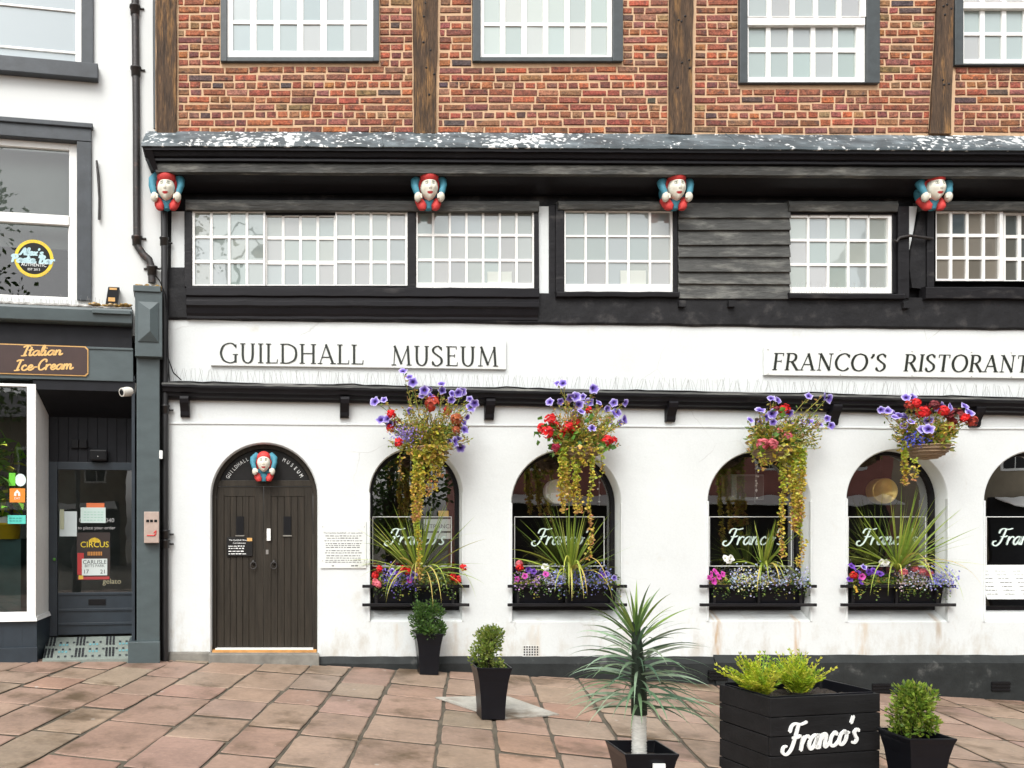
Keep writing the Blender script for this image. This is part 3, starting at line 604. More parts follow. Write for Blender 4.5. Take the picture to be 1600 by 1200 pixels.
# first floor: black boarded band
def first_floor():
    m = MB(); y = .09
    m.box(X(255), 12.9, y, .4, Z(500), Z(262)); 
    m.build('band_backing', 'black_plaster', hall)
    p = MB()                                             # black rendered apron below the windows, bottom edge falling to the right
    p.box(X(255), X(292), -.006, .08, Z(500), Z(418)); p.sweep([(-.03,Z(452)),(-.035,Z(497)),(-.012,Z(500)),(.03,Z(500)),(.03,Z(452))], X(264), 12.92, -.0123, X(264), 50, .006)
    p.build('black_apron', 'black_plaster', hall)
    for pts in ([(268,330),(288,330),(289,418),(267,418)], [(842,322),(858,322),(859,462),(843,458)], [(1414,322),(1434,322),(1428,360),(1419,402)]):
        b = MB(); b.prism([(X(a),Z(c)) for a, c in pts], .008, .05); b.build('plaster_slip', 'white_plaster', hall)
    # timber frame pieces: (px0,px1,py0,py1,front)
    def bx(a, c, t, bt, f, bk=.1): fr = MB(); fr.box(X(a,f), X(c,f), f, bk, Z(bt,f), Z(t,f)); fr.build('band_post', 'black_paint', hall, bevel=.006)
    bx(288,300,322,448,-.03); bx(637,650,322,455,-.03); bx(835,842,322,458,-.03); bx(858,869,320,462,-.01); bx(869,881,318,464,-.04); bx(1052,1059,318,466,-.03)
    bx(1404,1421,322,466,-.05); bx(1449,1460,322,452,-.04); bx(1393.5,1403,335,458,-.005)
    bx(1622,1640,322,452,-.04)
    for a, c, t, bt, f in ((290,842,316,328,-.06),(872,1058,318,327,-.055),(1232,1402,318,330,-.05),(1440,1900,318,328,-.05)):
        hd = MB(); hd.sweep([(f,Z(bt,f)),(f-.02,Z(t+2,f)),(f,Z(t-4,f)),(.1,Z(t-7,f)),(.1,Z(bt,f))], X(a,f), X(c,f), -.004, X(a,f), 16, .003); hd.build('window_head', 'black_weathered', hall, bevel=.004)
    wl = MB()                                            # weatherboards
    E = (318,341,360,383,402,425,444,467)
    for i in range(7):
        z1, z0 = Z(E[i]), Z(E[i+1]); tl = random.uniform(-.006,.006)
        wl.hexa([(X(1058),-.052,z0-.012+tl),(X(1232),-.052,z0-.012-tl),(X(1232),.03,z0-.012-tl),(X(1058),.03,z0-.012+tl)],
                [(X(1058),-.022,z1),(X(1232),-.022,z1),(X(1232),.03,z1),(X(1058),.03,z1)])
    wl.build('weatherboarding', 'black_weathered', hall, bevel=.004)
    br = MB()                                            # curved brace beside the right-hand window
    br.prism([(X(a),Z(c)) for a, c in ((1424,450),(1420,420),(1422,392),(1430,360),(1438,330),(1450,326),(1450,452))], -.012, .03)
    br.build('curved_brace', 'black_plaster', hall)
    st = MB(); st.tube([(X(1396,-.06),-.065,Z(375,-.06)),(X(1399,-.06),-.075,Z(379,-.06)),(X(1404,-.06),-.075,Z(372,-.06)),(X(1420,-.06),-.075,Z(369,-.06)),(X(1457,-.06),-.06,Z(373,-.06))], .017, 8)
    st.build('iron_strap', 'cast_iron', hall)
    # sill moulding under the long left window
    s = MB(); z = lambda py: Z(py,-.09)
    pr = [(.02,z(444)),(-.10,z(448)),(-.11,z(450)),(-.11,z(462)),(-.085,z(464)),(-.085,z(468)),(-.10,z(470)),(-.10,z(477)),(-.075,z(480)),(-.06,z(488)),(-.045,z(492)),(-.045,z(496)),(.02,z(496))]
    s.sweep(pr, X(291,-.09), X(842,-.09), -.0045, X(291), 24, .003); s.build('long_sill', 'black_moulding', hall, bevel=.003)
    for a, c, t in ((868,1060,457),(1231,1411,460),(1443,1900,450)):
        s = MB(); h_ = 9 if a < 1440 else 19
        s.sweep([(.02,Z(t)),(-.075,Z(t+1)),(-.085,Z(t+3)),(-.08,Z(t+h_)),(.02,Z(t+h_+1))], X(a,-.05), X(c,-.05), -.003, X(a), 12, .004); s.build('window_sill', 'black_paint', hall, bevel=.005)
    for px, py in ((1062,472),(1139,472),(1410,474)): nb = MB(); nb.box(X(px-5), X(px+5), -.075, 0, Z(py+10), Z(py)); nb.build('sill_peg', 'black_plaster', hall, bevel=.004)
first_floor()

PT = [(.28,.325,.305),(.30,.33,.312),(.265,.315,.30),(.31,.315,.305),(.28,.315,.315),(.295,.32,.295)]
def sash_window(parent, cols, rows, outer, y, slope=0, tone=1, name='sash', mull=(), tints=PT, low=0):
    """white glazing: cols/rows = pane edges in photo px, outer = left,right,top,bottom"""
    f = MB(); p = MB(); l, r, t, b = outer; x0 = X(l,y)
    sz = lambda x: slope*(x-x0)
    def bar(a, c, t_, b_, fy, by):
        xa, xc = X(a,y), X(c,y)
        f.hexa([(xa,fy,Z(b_,y)+sz(xa)),(xc,fy,Z(b_,y)+sz(xc)),(xc,by,Z(b_,y)+sz(xc)),(xa,by,Z(b_,y)+sz(xa))],
               [(xa,fy,Z(t_,y)+sz(xa)),(xc,fy,Z(t_,y)+sz(xc)),(xc,by,Z(t_,y)+sz(xc)),(xa,by,Z(t_,y)+sz(xa))])
    xs = [l]+[e for c in cols for e in c]+[r]; ys_ = [t]+[e for c in rows for e in c]+[b]
    V = [(xs[2*i], xs[2*i+1]) for i in range(len(cols)+1)]; H = [(ys_[2*i], ys_[2*i+1]) for i in range(len(rows)+1)]
    for i, (a, c) in enumerate(V): bar(a, c, t, b, y-(0 if 0 < i < len(V)-1 else .012), y+.03)
    for i, (a, c) in enumerate(H):
        for j, (u, v) in enumerate(cols): bar(u, v, a, c, y+.003-(0 if 0 < i < len(H)-1 else .012), y+.03)
    for (a, c) in cols:
        for (u, v) in rows:
            xa, xc, z1, z0 = X(a,y)-.003, X(c,y)+.003, Z(u,y)+.003, Z(v,y)-.003
            tx, tz = random.gauss(0,.009), random.gauss(0,.007); cx, cz = (xa+xc)/2, (z0+z1)/2; yy = y+.018
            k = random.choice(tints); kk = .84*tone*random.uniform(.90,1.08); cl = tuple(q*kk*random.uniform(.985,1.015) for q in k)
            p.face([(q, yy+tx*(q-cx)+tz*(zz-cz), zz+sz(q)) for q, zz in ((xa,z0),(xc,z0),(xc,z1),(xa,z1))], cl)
    o = f.build(name, 'white_wood', parent); p.build('panes', 'pane', parent)
    return o
def cols_of(a, c, n, gap): 
    w_ = (c-a-gap*(n-1))/n; return [(a+i*(w_+gap), a+i*(w_+gap)+w_) for i in range(n)]
def frame_part(l, r, t, b, y, wd=.03, m='black_paint', name='window'):
    f = MB()
    for q in ((X(l,y)-wd,X(l,y),Z(b,y)-wd,Z(t,y)+wd),(X(r,y),X(r,y)+wd,Z(b,y)-wd,Z(t,y)+wd),(X(l,y),X(r,y),Z(t,y),Z(t,y)+wd),(X(l,y),X(r,y),Z(b,y)-wd,Z(b,y))):
        f.box(q[0],q[1],y-.02,y+.08,q[2],q[3])
    return f.build(name, m, hall)
wA = frame_part(300,637,328,447,-.0,.012)
sash_window(wA, cols_of(304.5,411.5,4,4), [(332,368),(372,406),(411,445)], (300,414.5,328,447), .0, .0)
sash_window(wA, cols_of(417.5,521.5,4,4.2), [(338,369),(374,407),(413,445)], (415,523.5,335,447), .035, -.004)
sash_window(wA, cols_of(526.5,633,4,4.2), [(333,368),(373,407),(411,445)], (524,636.5,329,447), .0, -.004)
fb = MB(); fb.box(X(415),X(524),.02,.08,Z(335.5),Z(328)); fb.build('top_fillet','black_paint',wA)
wB = frame_part(650,835,328,453,-.0,.006)
sash_window(wB, cols_of(652.5,831.5,7,3.4), [(331,365),(369,404),(408,442)], (650,834.5,327.5,453), .0, -.003)
wC = frame_part(881,1052,327,457,-.0,.008)
sash_window(wC, cols_of(883.5,1047.5,5,3.4), [(331,367),(370,406),(409.5,444)], (881,1052,327.5,456), .0, -.003)
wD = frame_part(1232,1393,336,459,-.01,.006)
sash_window(wD, cols_of(1233.5,1386.5,5,3.4), [(340,373),(377,411),(415,449)], (1231.5,1393,336,458), .0, -.004, 1.3)  # raised pane tone paints a paler sky reflection into the glass colour
wE = frame_part(1460,1622,329,440,-.0,.006)
sash_window(wE, cols_of(1462.5,1560.5,4,4.2), [(333,365),(370,400),(405,436)], (1460,1566,329,439), .0, -.003, .55, tints=[(.34,.31,.26),(.30,.28,.24),(.16,.20,.22)])  # both sashes: tan, dim tints paint the reflected building into the panes
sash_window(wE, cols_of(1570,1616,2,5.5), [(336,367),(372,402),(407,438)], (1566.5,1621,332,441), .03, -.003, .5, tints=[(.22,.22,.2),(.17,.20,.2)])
for a, c, t, wn in ((762,800,424,wB),(970,1010,422,wC)): pc = MB(); pc.box(X(a), X(c), .0125, .0155, Z(443.5), Z(t)); pc.build('white_card', 'white_card', wn)

# upper storey: cornice, brick, oak posts
def cornice():
    yb, yf = -.12, -.42; SL = -.0055; xr = X(230)
    zb_, zf = Z(205,yb), Z(224,yf)
    l = MB(); l.sweep([(yb-.005,zb_),(yf-.01,zf),(yf-.012,zf-.03),(yf+.02,zf-.035),(yb,zb_-.10)], X(221,yf), 13.05, SL, xr, 110, .004)
    l.build('lead_flashing', 'lead', hall)
    for px in (480, 597, 838, 1148, 1428, 1700):
        x = X(px,-.3); lp = MB(); dz = SL*(x-xr); k_ = [(yb-.005,zb_),(yb-.12,zb_+(zf-zb_)*.38),(yf+.08,zb_+(zf-zb_)*.72),(yf-.013,zf-.002),(yf-.016,zf-.03)]
        lp.tube([(x+.012*math.sin(3*i+px), p_[0], p_[1]+dz) for i, p_ in enumerate(k_)], .009, 6); lp.build('lead_lap', 'lead', hall)
    z = lambda py, y: Z(py,y); m = MB()
    pr = [(yf+.01,zf-.03),(yf+.012,z(233,yf)),(yf+.045,z(236,yf+.05)),(yf+.06,z(243,yf+.06)),(yf+.085,z(247,yf+.1)),(yf+.075,z(249,yf+.1)),(yf+.075,z(252,yf+.1)),(yf+.13,z(254,yf+.13)),(.06,z(256,yf+.13)),(.06,zf-.03)]
    m.sweep(pr, X(226,yf), 13.0, SL, xr, 50, .002); m.build('cornice', 'black_moulding', hall)
    b = MB(); yy = yf+.12
    b.sweep([(yy,z(254,yy)),(yy-.012,z(257,yy)),(yy,z(268,yy)),(yy+.06,z(269,yy)),(yy+.06,z(254,yy))], X(243,yy), 13.0, SL, xr, 50, .002); b.build('cornice_board', 'black_weathered', hall)
    s = MB(); s.sweep([(yy+.05,z(266,yy)),(.0,z(300,0)),(.06,z(300,0)),(.06,z(254,yy)),(yy+.05,z(254,yy))], X(262,-.1), 12.98, SL, xr); s.build('soffit', 'black_moulding', hall)
    e = MB()                                             # splayed end of the cornice
    e.hexa([(X(240,-.3),-.30,z(266,-.3)),(X(247,-.3),-.30,z(266,-.3)),(X(258,0),.05,z(270,0)),(X(250,0),.05,z(270,0))],
           [(X(222,yf),yf,zf-.03),(X(236,yf),yf,zf-.03),(X(240,0),.05,zf-.03),(X(228,0),.05,zf-.03)])
    e.build('cornice_end', 'black_moulding', hall)
cornice()
BY = -.12
POSTS = [((243,276),(243,276)), ((645,685),(647,682)), ((1046,1085),(1044,1082)), ((1464,1493),(1452,1488)), ((1872,1910),(1872,1910))]
UPW = [(345,592,-230,98), (738,972,-230,98), (1154,1372,-230,132), (1489,1720,-230,104), (1935,2150,-230,104)]   # outer rims of the upper windows
def brick_wall():
    mo = MB(); y = BY; zlo, zhi, px_ = Z(212,y)-.1, Z(-240,y), X(243,y)
    for l, r, t_, bt in UPW:
        mo.box(px_, X(l,y)+.01, y+.004, .3, zlo, zhi); mo.box(X(l,y)+.01, X(r,y)-.01, y+.004, .3, zlo, Z(bt,y)+.01); px_ = X(r,y)-.01
    mo.box(px_, 13.0, y+.004, .3, zlo, zhi)
    mo.build('mortar_bed', 'mortar', hall)
    b = MB(); rnd = random.Random(11); pitch = .0862; z = Z(207,y)-.005; row = 0
    pal = [((.30,.090,.046),26),((.25,.078,.044),22),((.38,.118,.048),12),((.19,.066,.044),13),((.26,.12,.06),10),((.32,.165,.085),6),((.095,.062,.055),4),((.27,.10,.068),16)]
    bag = [c for c, k in pal for _ in range(k)]
    while z < Z(-230,y):
        zc = z+pitch/2; py = CY-(zc-CZ)*S(y)
        cuts = []
        for (t0, t1), (b0, b1) in POSTS:
            k = min(1, max(0, py/205)); cuts.append((X(t0+(b0-t0)*k,y)-.004, X(t1+(b1-t1)*k,y)+.014))
        for l, r, t, bt in UPW:
            if py < bt+3: cuts.append((X(l,y)-.004, X(r,y)+.006))
        cuts.sort(); xs = X(276,y); ints = []
        for a, c in cuts:
            if a > xs+.02: ints.append((xs, a))
            xs = max(xs, c)
        if xs < 12.9: ints.append((xs, 12.9))
        hdr = row % 4 == 2
        for a, c in ints:
            x = a; first = True
            while x < c-.03:
                L = (.128 if hdr else .262)*rnd.uniform(.9,1.1)
                if not hdr and rnd.random() < .22: L = .135*rnd.uniform(.8,1.2)
                if first and row % 2 and not hdr: L *= .5
                first = False
                if c-(x+L) < .075: L = c-x
                jx = rnd.uniform(.013,.020); wz = .006*math.sin(x*1.9+row)+rnd.uniform(-.002,.002); hz = pitch-rnd.uniform(.014,.022)
                x0, x1, z0, z1 = x+jx*.5, x+L-jx*.5, z+wz, z+wz+hz; j = lambda a_=.004: rnd.uniform(-a_, a_)
                yf = y-.004-rnd.uniform(0,.005); cl = bag[rnd.randrange(len(bag))]; cl = tuple(q*rnd.uniform(.82,1.2) for q in cl)
                bk = [(x0+j(),y+.006,z0+j()),(x1+j(),y+.006,z0+j()),(x1+j(),y+.006,z1+j()),(x0+j(),y+.006,z1+j())]
                e = .008; nf = 3 if L > .18 else 2; top = []; bot = []
                ff = [(bk[0][0]+e,yf+j(.002),bk[0][2]+e),(bk[1][0]-e,yf+j(.002),bk[1][2]+e),(bk[2][0]-e,yf+j(.002),bk[2][2]-e),(bk[3][0]+e,yf+j(.002),bk[3][2]-e)]
                b.idx(bk+ff, [(4,5,6,7),(0,1,5,4),(1,2,6,5),(2,3,7,6),(3,0,4,7)], cl, 0, False)
                x += L
        z += pitch; row += 1
    b.build('brickwork', 'brick', hall)
    for i, ((t0, t1), (b0, b1)) in enumerate(POSTS):
        p = MB(); yp = y-.045; n = 14; rr = random.Random(i); vv = []
        for k in range(n+1):
            f = k/n; py = 208+(-240-208)*f; kk = min(1, max(0, py/205)); l = t0+(b0-t0)*kk+rr.uniform(-.8,.8); r = t1+(b1-t1)*kk+rr.uniform(-.8,.8)
            vv += [(X(l,y),y+.02,Z(py,y)),(X(l,yp)+.01,yp+.006*rr.random(),Z(py,yp)),(X(r,yp)-.01,yp+.006*rr.random(),Z(py,yp)),(X(r,y),y+.02,Z(py,y))]
        p.idx(vv, [(4*k+q, 4*k+q+1, 4*k+q+5, 4*k+q+4) for k in range(n) for q in range(3)], None, 0, False)
        o = p.build('oak_post', 'oak', hall)
        if i:
            for _ in range(7): 
                h = MB(); f = rr.random(); hx = X(t0+6+(t1-t0-12)*rr.random(), yp); hz = Z(rr.uniform(0,150), yp); h.ball((hx, yp+.004, hz), (.014,.008,.014), 8, 6); h.build('peg_hole', 'black_plastic', o)
brick_wall()
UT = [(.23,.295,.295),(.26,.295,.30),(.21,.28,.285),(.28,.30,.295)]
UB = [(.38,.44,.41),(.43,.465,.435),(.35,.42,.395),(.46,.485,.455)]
def upper_window(k, white, colr, rows, sash=False, tints=UT, fr='frame_green'):
    l, r, t, b = UPW[k]; y = BY-.01; f = MB(); wl, wr, wb = white
    f.box(X(l,y), X(wl,y), y-.035, y+.1, Z(b,y), Z(t,y)); f.box(X(wr,y), X(r,y), y-.035, y+.1, Z(b,y), Z(t,y)); f.box(X(wl,y), X(wr,y), y-.03, y+.1, Z(b,y), Z(wb,y))
    o = f.build('upper_window', fr, hall, bevel=.006)
    sash_window(o, colr, rows, (wl,wr,-230,wb), y+.012, -.003, 1, tints=tints)
    return o
def rows_up(first, h, gap, n): return sorted([(first[0]-i*(h+gap), first[1]-i*(h+gap)) for i in range(n)])
upper_window(0, (355,583,91), cols_of(364,574,6,9.5), rows_up((37,80),41,8,6))
upper_window(1, (750,956,91), cols_of(756,949,6,8), rows_up((40,86),44,7,6), tints=UB)
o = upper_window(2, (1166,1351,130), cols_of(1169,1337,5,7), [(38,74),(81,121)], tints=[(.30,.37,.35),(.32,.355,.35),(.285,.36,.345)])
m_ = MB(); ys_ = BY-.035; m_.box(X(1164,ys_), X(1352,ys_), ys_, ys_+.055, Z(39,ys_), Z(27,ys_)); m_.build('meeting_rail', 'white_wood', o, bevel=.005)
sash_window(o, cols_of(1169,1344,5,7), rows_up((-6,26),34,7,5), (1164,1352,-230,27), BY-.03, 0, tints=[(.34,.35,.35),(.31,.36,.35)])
o = upper_window(3, (1502,1706,101), cols_of(1505,1700,6,7), [(14,50),(55,93)], tints=[(.40,.41,.41),(.36,.43,.42)])
m_ = MB(); m_.box(X(1500,ys_), X(1706,ys_), ys_, ys_+.055, Z(13,ys_), Z(3,ys_)); m_.build('meeting_rail', 'white_wood', o, bevel=.005)
sash_window(o, cols_of(1505,1700,6,7), rows_up((-36,2),38,7,4), (1500,1706,-230,3), BY-.03, 0, tints=[(.34,.35,.35),(.31,.36,.35)])
upper_window(4, (1947,2138,101), cols_of(1953,2132,6,7), rows_up((55,93),38,7,5))

# ------------------------------------------------------------------ carved jester heads
RED, BLU, WHT, FLESH = (.55,.04,.035), (.05,.23,.31), (.66,.62,.52), (.74,.71,.60)
def jester(px, py, label, k=1.0, y=-.02, group='carved jester heads along the black band'):
    s = 1/S(y-.15); b = Vector((X(px,y), y, Z(py,y)))    # centre of the carving on the wall
    t = thing('jester_carving', label, 'carving', b, group=group)
    q = lambda a, d, c: b+Vector((a*s*k, -d*k, (c-(54*d if group else 0))*s*k)); u = s*k
    body = MB(); body.ball(q(0,.06,-2), (20*u,.10*k,22*u), 20, 14, BLU)
    body.tube([q(0,.09,-8), q(0,.12,-18), q(0,.13,-29)], [14*u,10*u,5*u], 14, BLU); body.build('torso', 'carving', t)
    def fc(d):
        f = max(0, -d.y); c = FLESH; nx, nz = d.x, d.z; off = -.22*max(0, -nz)*abs(nx)
        if f > .15:
            off += .17*math.exp(-((nx/(.085+.06*max(0,.1-nz)))**2+((nz-.02)/.24)**2))*(1 if nz > -.2 else .35)      # nose
            off -= .07*math.exp(-(((abs(nx)-.38)/.17)**2+((nz-.30)/.11)**2))                                        # sockets
            off += .05*math.exp(-(((abs(nx)-.46)/.2)**2+((nz+.02)/.16)**2))+.07*math.exp(-((nx/.2)**2+((nz+.80)/.14)**2))
            e = ((abs(nx)-.38)/.19)**2+((nz-.29)/.085)**2
            if e < 1: c = (.50,.49,.40)
            if .62 < e < 1.25 or ((abs(nx)-.38)/.06)**2+((nz-.29)/.06)**2 < 1: c = (.07,.085,.06)
            if ((abs(nx)-.38)/.25)**2+((nz-.47+.3*(abs(nx)-.38)**2*4)/.04)**2 < 1: c = (.12,.14,.10)
            if ((abs(nx)-.11)/.06)**2+((nz+.20)/.04)**2 < 1: c = (.25,.22,.18)
            m = (abs(nx)/.36)**1.6+(abs(nz+.50-.30*nx*nx)/.115)**1.6
            if m < 1: c = (.45,.02,.022)
        return off, c
    hd = MB(); hd.ball(q(0,.18,3 if group else 8), (13.6*u,.095*k,18.5*u), 64, 56, None, 0, fc); hd.build('face', 'carving', t)
    cp = MB(); cp.ball(q(0,.172,20.5) if group else q(0,.145,19.5), (14.6*u,.105*k,(11.5 if group else 13.5)*u), 24, 16, RED)
    for a in (-1,1): cp.tube([q(11*a,.15,20), q(13.5*a,.15,12), q(13.2*a,.14,3), q(11.5*a,.13,-3)], [4*u,3.4*u,3*u,2*u], 10, RED)
    cp.build('cap', 'carving', t)
    for a in (-1,1):
        h = MB(); h.tube([q(9*a,.08,19), q(16*a,.11,22), q(21*a,.14,17), q(22.5*a,.165,9), q(20.5*a,.185,1), q(18.5*a,.195,-5)], [7*u,9*u,8*u,5.6*u,5*u,4.2*u], 14, BLU)
        h.build('arm', 'carving', t)
        bl = MB(); bl.ball(q(18*a,.20,-9), (5.6*u,.042*k,8*u), 14, 10, WHT, 0, lambda d: (.07*math.cos(14*d.x)*max(0,-d.z), WHT)); bl.tube([q(14*a,.215,-5), q(13.2*a,.225,-11)], [2.4*u,1.8*u], 8, WHT); bl.build('fist', 'carving', t)
        rt = MB(); rt.tube([q(15.5*a,.08,-14), q(12.5*a,.13,-19), q(10*a,.16,-25), q(9.5*a,.16,-29)], [5.5*u,7.5*u,7*u,4.5*u], 12, RED); rt.build('knee', 'carving', t)
    return t
for px, py, lb in ((264,299,'painted jester head carving at the left end of the black band beside the drainpipes'),
                   (667,299,'painted jester head carving above the post between the long window and the seven pane window'),
                   (1046,299,'painted jester head carving above the left end of the black weatherboards'),
                   (1443,299,'painted jester head carving nearest the right edge above the iron strap')):
    jester(px, py, lb)
jester(413, 731, 'painted jester head in the fanlight over the arched museum door', .76, .13, None)

# ------------------------------------------------------------------ signs
def board(name, label, l, r, t0, b0, t1, b1, m='white_board', y=-.035, cat='sign'):
    o = thing(name, label, cat, (X(l,y), y, Z(b0,y))); f = MB()
    f.hexa([(X(l,y),y,Z(b0,y)),(X(r,y),y,Z(b1,y)),(X(r,y),0,Z(b1,y)),(X(l,y),0,Z(b0,y))],[(X(l,y),y,Z(t0,y)),(X(r,y),y,Z(t1,y)),(X(r,y),0,Z(t1,y)),(X(l,y),0,Z(t0,y))])
    f.build('board', m, o, bevel=.004); return o
o = board('museum_sign', 'long white board lettered GUILDHALL MUSEUM in black capitals', 329, 791, 525, 571, 531, 577)
y = -.036
for wd, l, r, base in (('GUILDHALL',343,568,566.5),('MUSEUM',611,779,570.5)):
    m = MB(); x0, zb = X(l,y), Z(base,y); sl = -.012
    roman(Pen(m, lambda u, v, d: (x0+u, y+d, zb+v+u*sl), .005), wd, (r-l)/S(y), 30.5/S(y)); m.build('lettering', 'letter_black', o)
o = board('restaurant_sign', "long white board lettered FRANCO'S RISTORANTE in slanting black capitals", 1194, 1668, 543, 586, 549, 592)
for wd, l, r, base in (("FRANCO'S",1206,1388,578),('RISTORANTE',1411,1630,580)):
    m = MB(); x0, zb = X(l,y), Z(base,y); sl = -.010
    roman(Pen(m, lambda u, v, d: (x0+u, y+d, zb+v+u*sl), .003), wd, (r-l-4)/S(y), 26.5/S(y), .13, 1.25); m.build('lettering', 'letter_black', o)
for px in (1200,1313,1425,1518,1580):
    for py in (546,584): sc = MB(); sc.ball((X(px,y), y, Z(py+(px-1194)*.013,y)), .007, 8, 6); sc.build('screw', 'steel', o)
def words(m, x0, x1, z, h, y, rnd, centre=True, fill=.85):
    Wd = (x1-x0)*rnd.uniform(fill-.12, fill+.05); x = (x0+x1)/2-Wd/2 if centre else x0; e = x+Wd
    while x < e-.01:
        L = min(rnd.uniform(.014,.05), e-x); m.box(x, x+L, y-.0015, y+.001, z, z+h*rnd.uniform(.8,1.15)); x += L+.010
def info_board():
    y = -.015; o = thing('information_board', 'white notice board with lines of small print beside the museum door', 'notice', (X(501), y, Z(888,y)))
    f = MB(); f.box(X(501,y), X(572,y), y, .0, Z(888,y), Z(814,y)); f.build('board', 'white_board', o, bevel=.002)
    m = MB(); rnd = random.Random(5); m.text('The Carlisle Guildhall - A view within', lambda v: (X(536,y)+v.x, y-.001-v.z*.5, Z(834,y)+v.y), .030)
    for py in (838,841.5,845.5,  850,853,856,  861,864.5,  869,872.5,876,879): words(m, X(503,y), X(570,y), Z(py,y), .009, y, rnd)
    words(m, X(518,y), X(524,y), Z(885,y), .012, y, rnd); words(m, X(548,y), X(560,y), Z(885,y), .016, y, rnd)
    m.build('lettering', 'print_grey', o)
    for px in (504,569):
        for py in (823,876): s = MB(); s.ball((X(px,y), y, Z(py,y)), .006, 8, 6); s.build('screw', 'steel', o)
mat('print_grey', (.16,.16,.16), .7)
info_board()
def door_plaque():
    y = .108; o = thing('door_plaque', 'small black plaque with white small print on the left museum door leaf', 'plaque', (X(374,y), y, Z(869,y)))
    f = MB(); f.box(X(354,y), X(394.5,y), y, y+.012, Z(869,y), Z(839.5,y)); f.build('plate', 'door_black', o, bevel=.002)
    m = MB(); rnd = random.Random(8)
    m.text('The Guildhall Museum', lambda v: (X(374,y)+v.x, y-.001-v.z*.5, Z(845,y)+v.y), .027)
    m.text('Free Admission', lambda v: (X(374,y)+v.x, y-.001-v.z*.5, Z(849.5,y)+v.y), .024)
    for py in (854,857.5,862,866): words(m, X(357,y), X(392,y), Z(py,y), .010, y, rnd, False, .8)
    m.build('lettering', 'letter_white', o)
    e = MB(); e.box(X(386,y), X(394,y), y-.002, y, Z(845.5,y), Z(840.5,y)); e.build('yellow_badge', 'gold', o)
door_plaque()
def spikes():
    m = MB(); rnd = random.Random(2); z0 = Z(597,-.08)
    x = X(268)
    while x < 12.8:
        dz = -.0187*(x-X(262)); a = rnd.uniform(-.055,.055); L = rnd.uniform(.13,.165); yb = -.08+rnd.uniform(-.02,.02)
        m.tube([(x,yb,z0+dz-.01),(x+a,yb-rnd.uniform(-.04,.05),z0+dz+L)], .0016, 4, None, 0, False)
        x += .022+rnd.random()*.012
    m.sweep([(-.10,z0-.004),(-.10,z0+.008),(-.05,z0+.008),(-.05,z0-.004)], X(266), 12.85, -.0187, X(262))
    tag(m.build('bird_spikes', 'wire_grey'), 'long row of thin bird spikes on the black shelf above the arches', 'bird spikes')
    m = MB(); rnd = random.Random(4)
    for i in range(60):
        p = SP(-60+4.2*i, 472, -.10); p2 = Vector((rnd.uniform(-.03,.03), rnd.uniform(-.05,.04), rnd.uniform(.1,.15)))
        p.z = SP(60,478,-.16).z; m.tube([p, p+p2], .0016, 4, None, 0, False)
    tag(m.build('bird_spikes', 'wire_grey', frame=SH), 'short row of bird spikes on the shop cornice under the sash window', 'bird spikes')
    m = MB(); 
    for i in range(40):
        px = 1234+3.8*i; m.tube([(X(px,-.08),-.075,Z(459,-.08)),(X(px+rnd.uniform(-4,4),-.09),-.10,Z(441,-.09))], .0012, 4, None, 0, False)
    tag(m.build('bird_spikes', 'wire_grey'), 'faint bird spikes on the sill of the window right of the weatherboards', 'bird spikes')
spikes()
def cable():
    m = MB(); rnd = random.Random(9); pts = []
    for i in range(90):
        x = X(268)+i*.125; pts.append((x, -.12+rnd.uniform(-.006,.006), Z(599.5,-.12)-.0187*(x-X(262))+.02+.018*math.sin(i*.45)*rnd.random()))
    m.tube([(X(262,-.04),-.05,Z(520)),(X(263,-.05),-.06,Z(560)),(X(264,-.06),-.07,Z(585))]+pts, .009, 6)
    tag(m.build('cable', 'black_plastic'), 'dark cable running along the top of the black shelf', 'cable')
cable()

# ------------------------------------------------------------------ plants
GREENS = [(.05,.11,.02),(.07,.14,.02),(.10,.17,.03),(.04,.085,.018)]
YEL = [(.62,.52,.06),(.52,.47,.06),(.68,.51,.07),(.44,.43,.07),(.62,.39,.10)]
OLV = [(.30,.33,.05),(.40,.37,.07),(.20,.32,.045),(.44,.38,.09),(.48,.27,.10)]
def petunia_mesh(mb, c, n, r, hues):
    n = n.normalized(); a = n.cross(Vector((.1,.2,1))).normalized(); b = n.cross(a); N_ = 15; rings = ((.05,-.35,hues[0]),(.40,-.10,hues[1]),(.72,.02,hues[2]),(1,.0,hues[3])); vv, cc = [], []
    ph = random.random()*6
    for rr, dz, cl in rings:
        for k in range(N_):
            t = 2*math.pi*k/N_; q = r*rr*(1+(.15*math.cos(5*t+ph) if rr > .6 else 0)); z = dz*r+(.16*r*math.cos(3*t+ph*2)+.1*r*math.cos(7*t) if rr == 1 else 0)
            vv.append(c+a*q*math.cos(t)+b*q*math.sin(t)+n*z); cc.append(cl)
    mb.idx(vv, [(i*N_+k, i*N_+(k+1) % N_, (i+1)*N_+(k+1) % N_, (i+1)*N_+k) for i in range(3) for k in range(N_)]+[tuple(range(N_))], cc, 0, True)
VIO = ((.03,.01,.10),(.08,.04,.30),(.24,.17,.60),(.60,.56,.82)); PUR = ((.03,.008,.07),(.06,.015,.2),(.12,.03,.36),(.16,.05,.42)); MAG = ((.2,.01,.12),(.45,.02,.28),(.55,.05,.36),(.6,.1,.42)); WHF = ((.5,.5,.2),(.72,.72,.66),(.78,.78,.75),(.8,.8,.78))
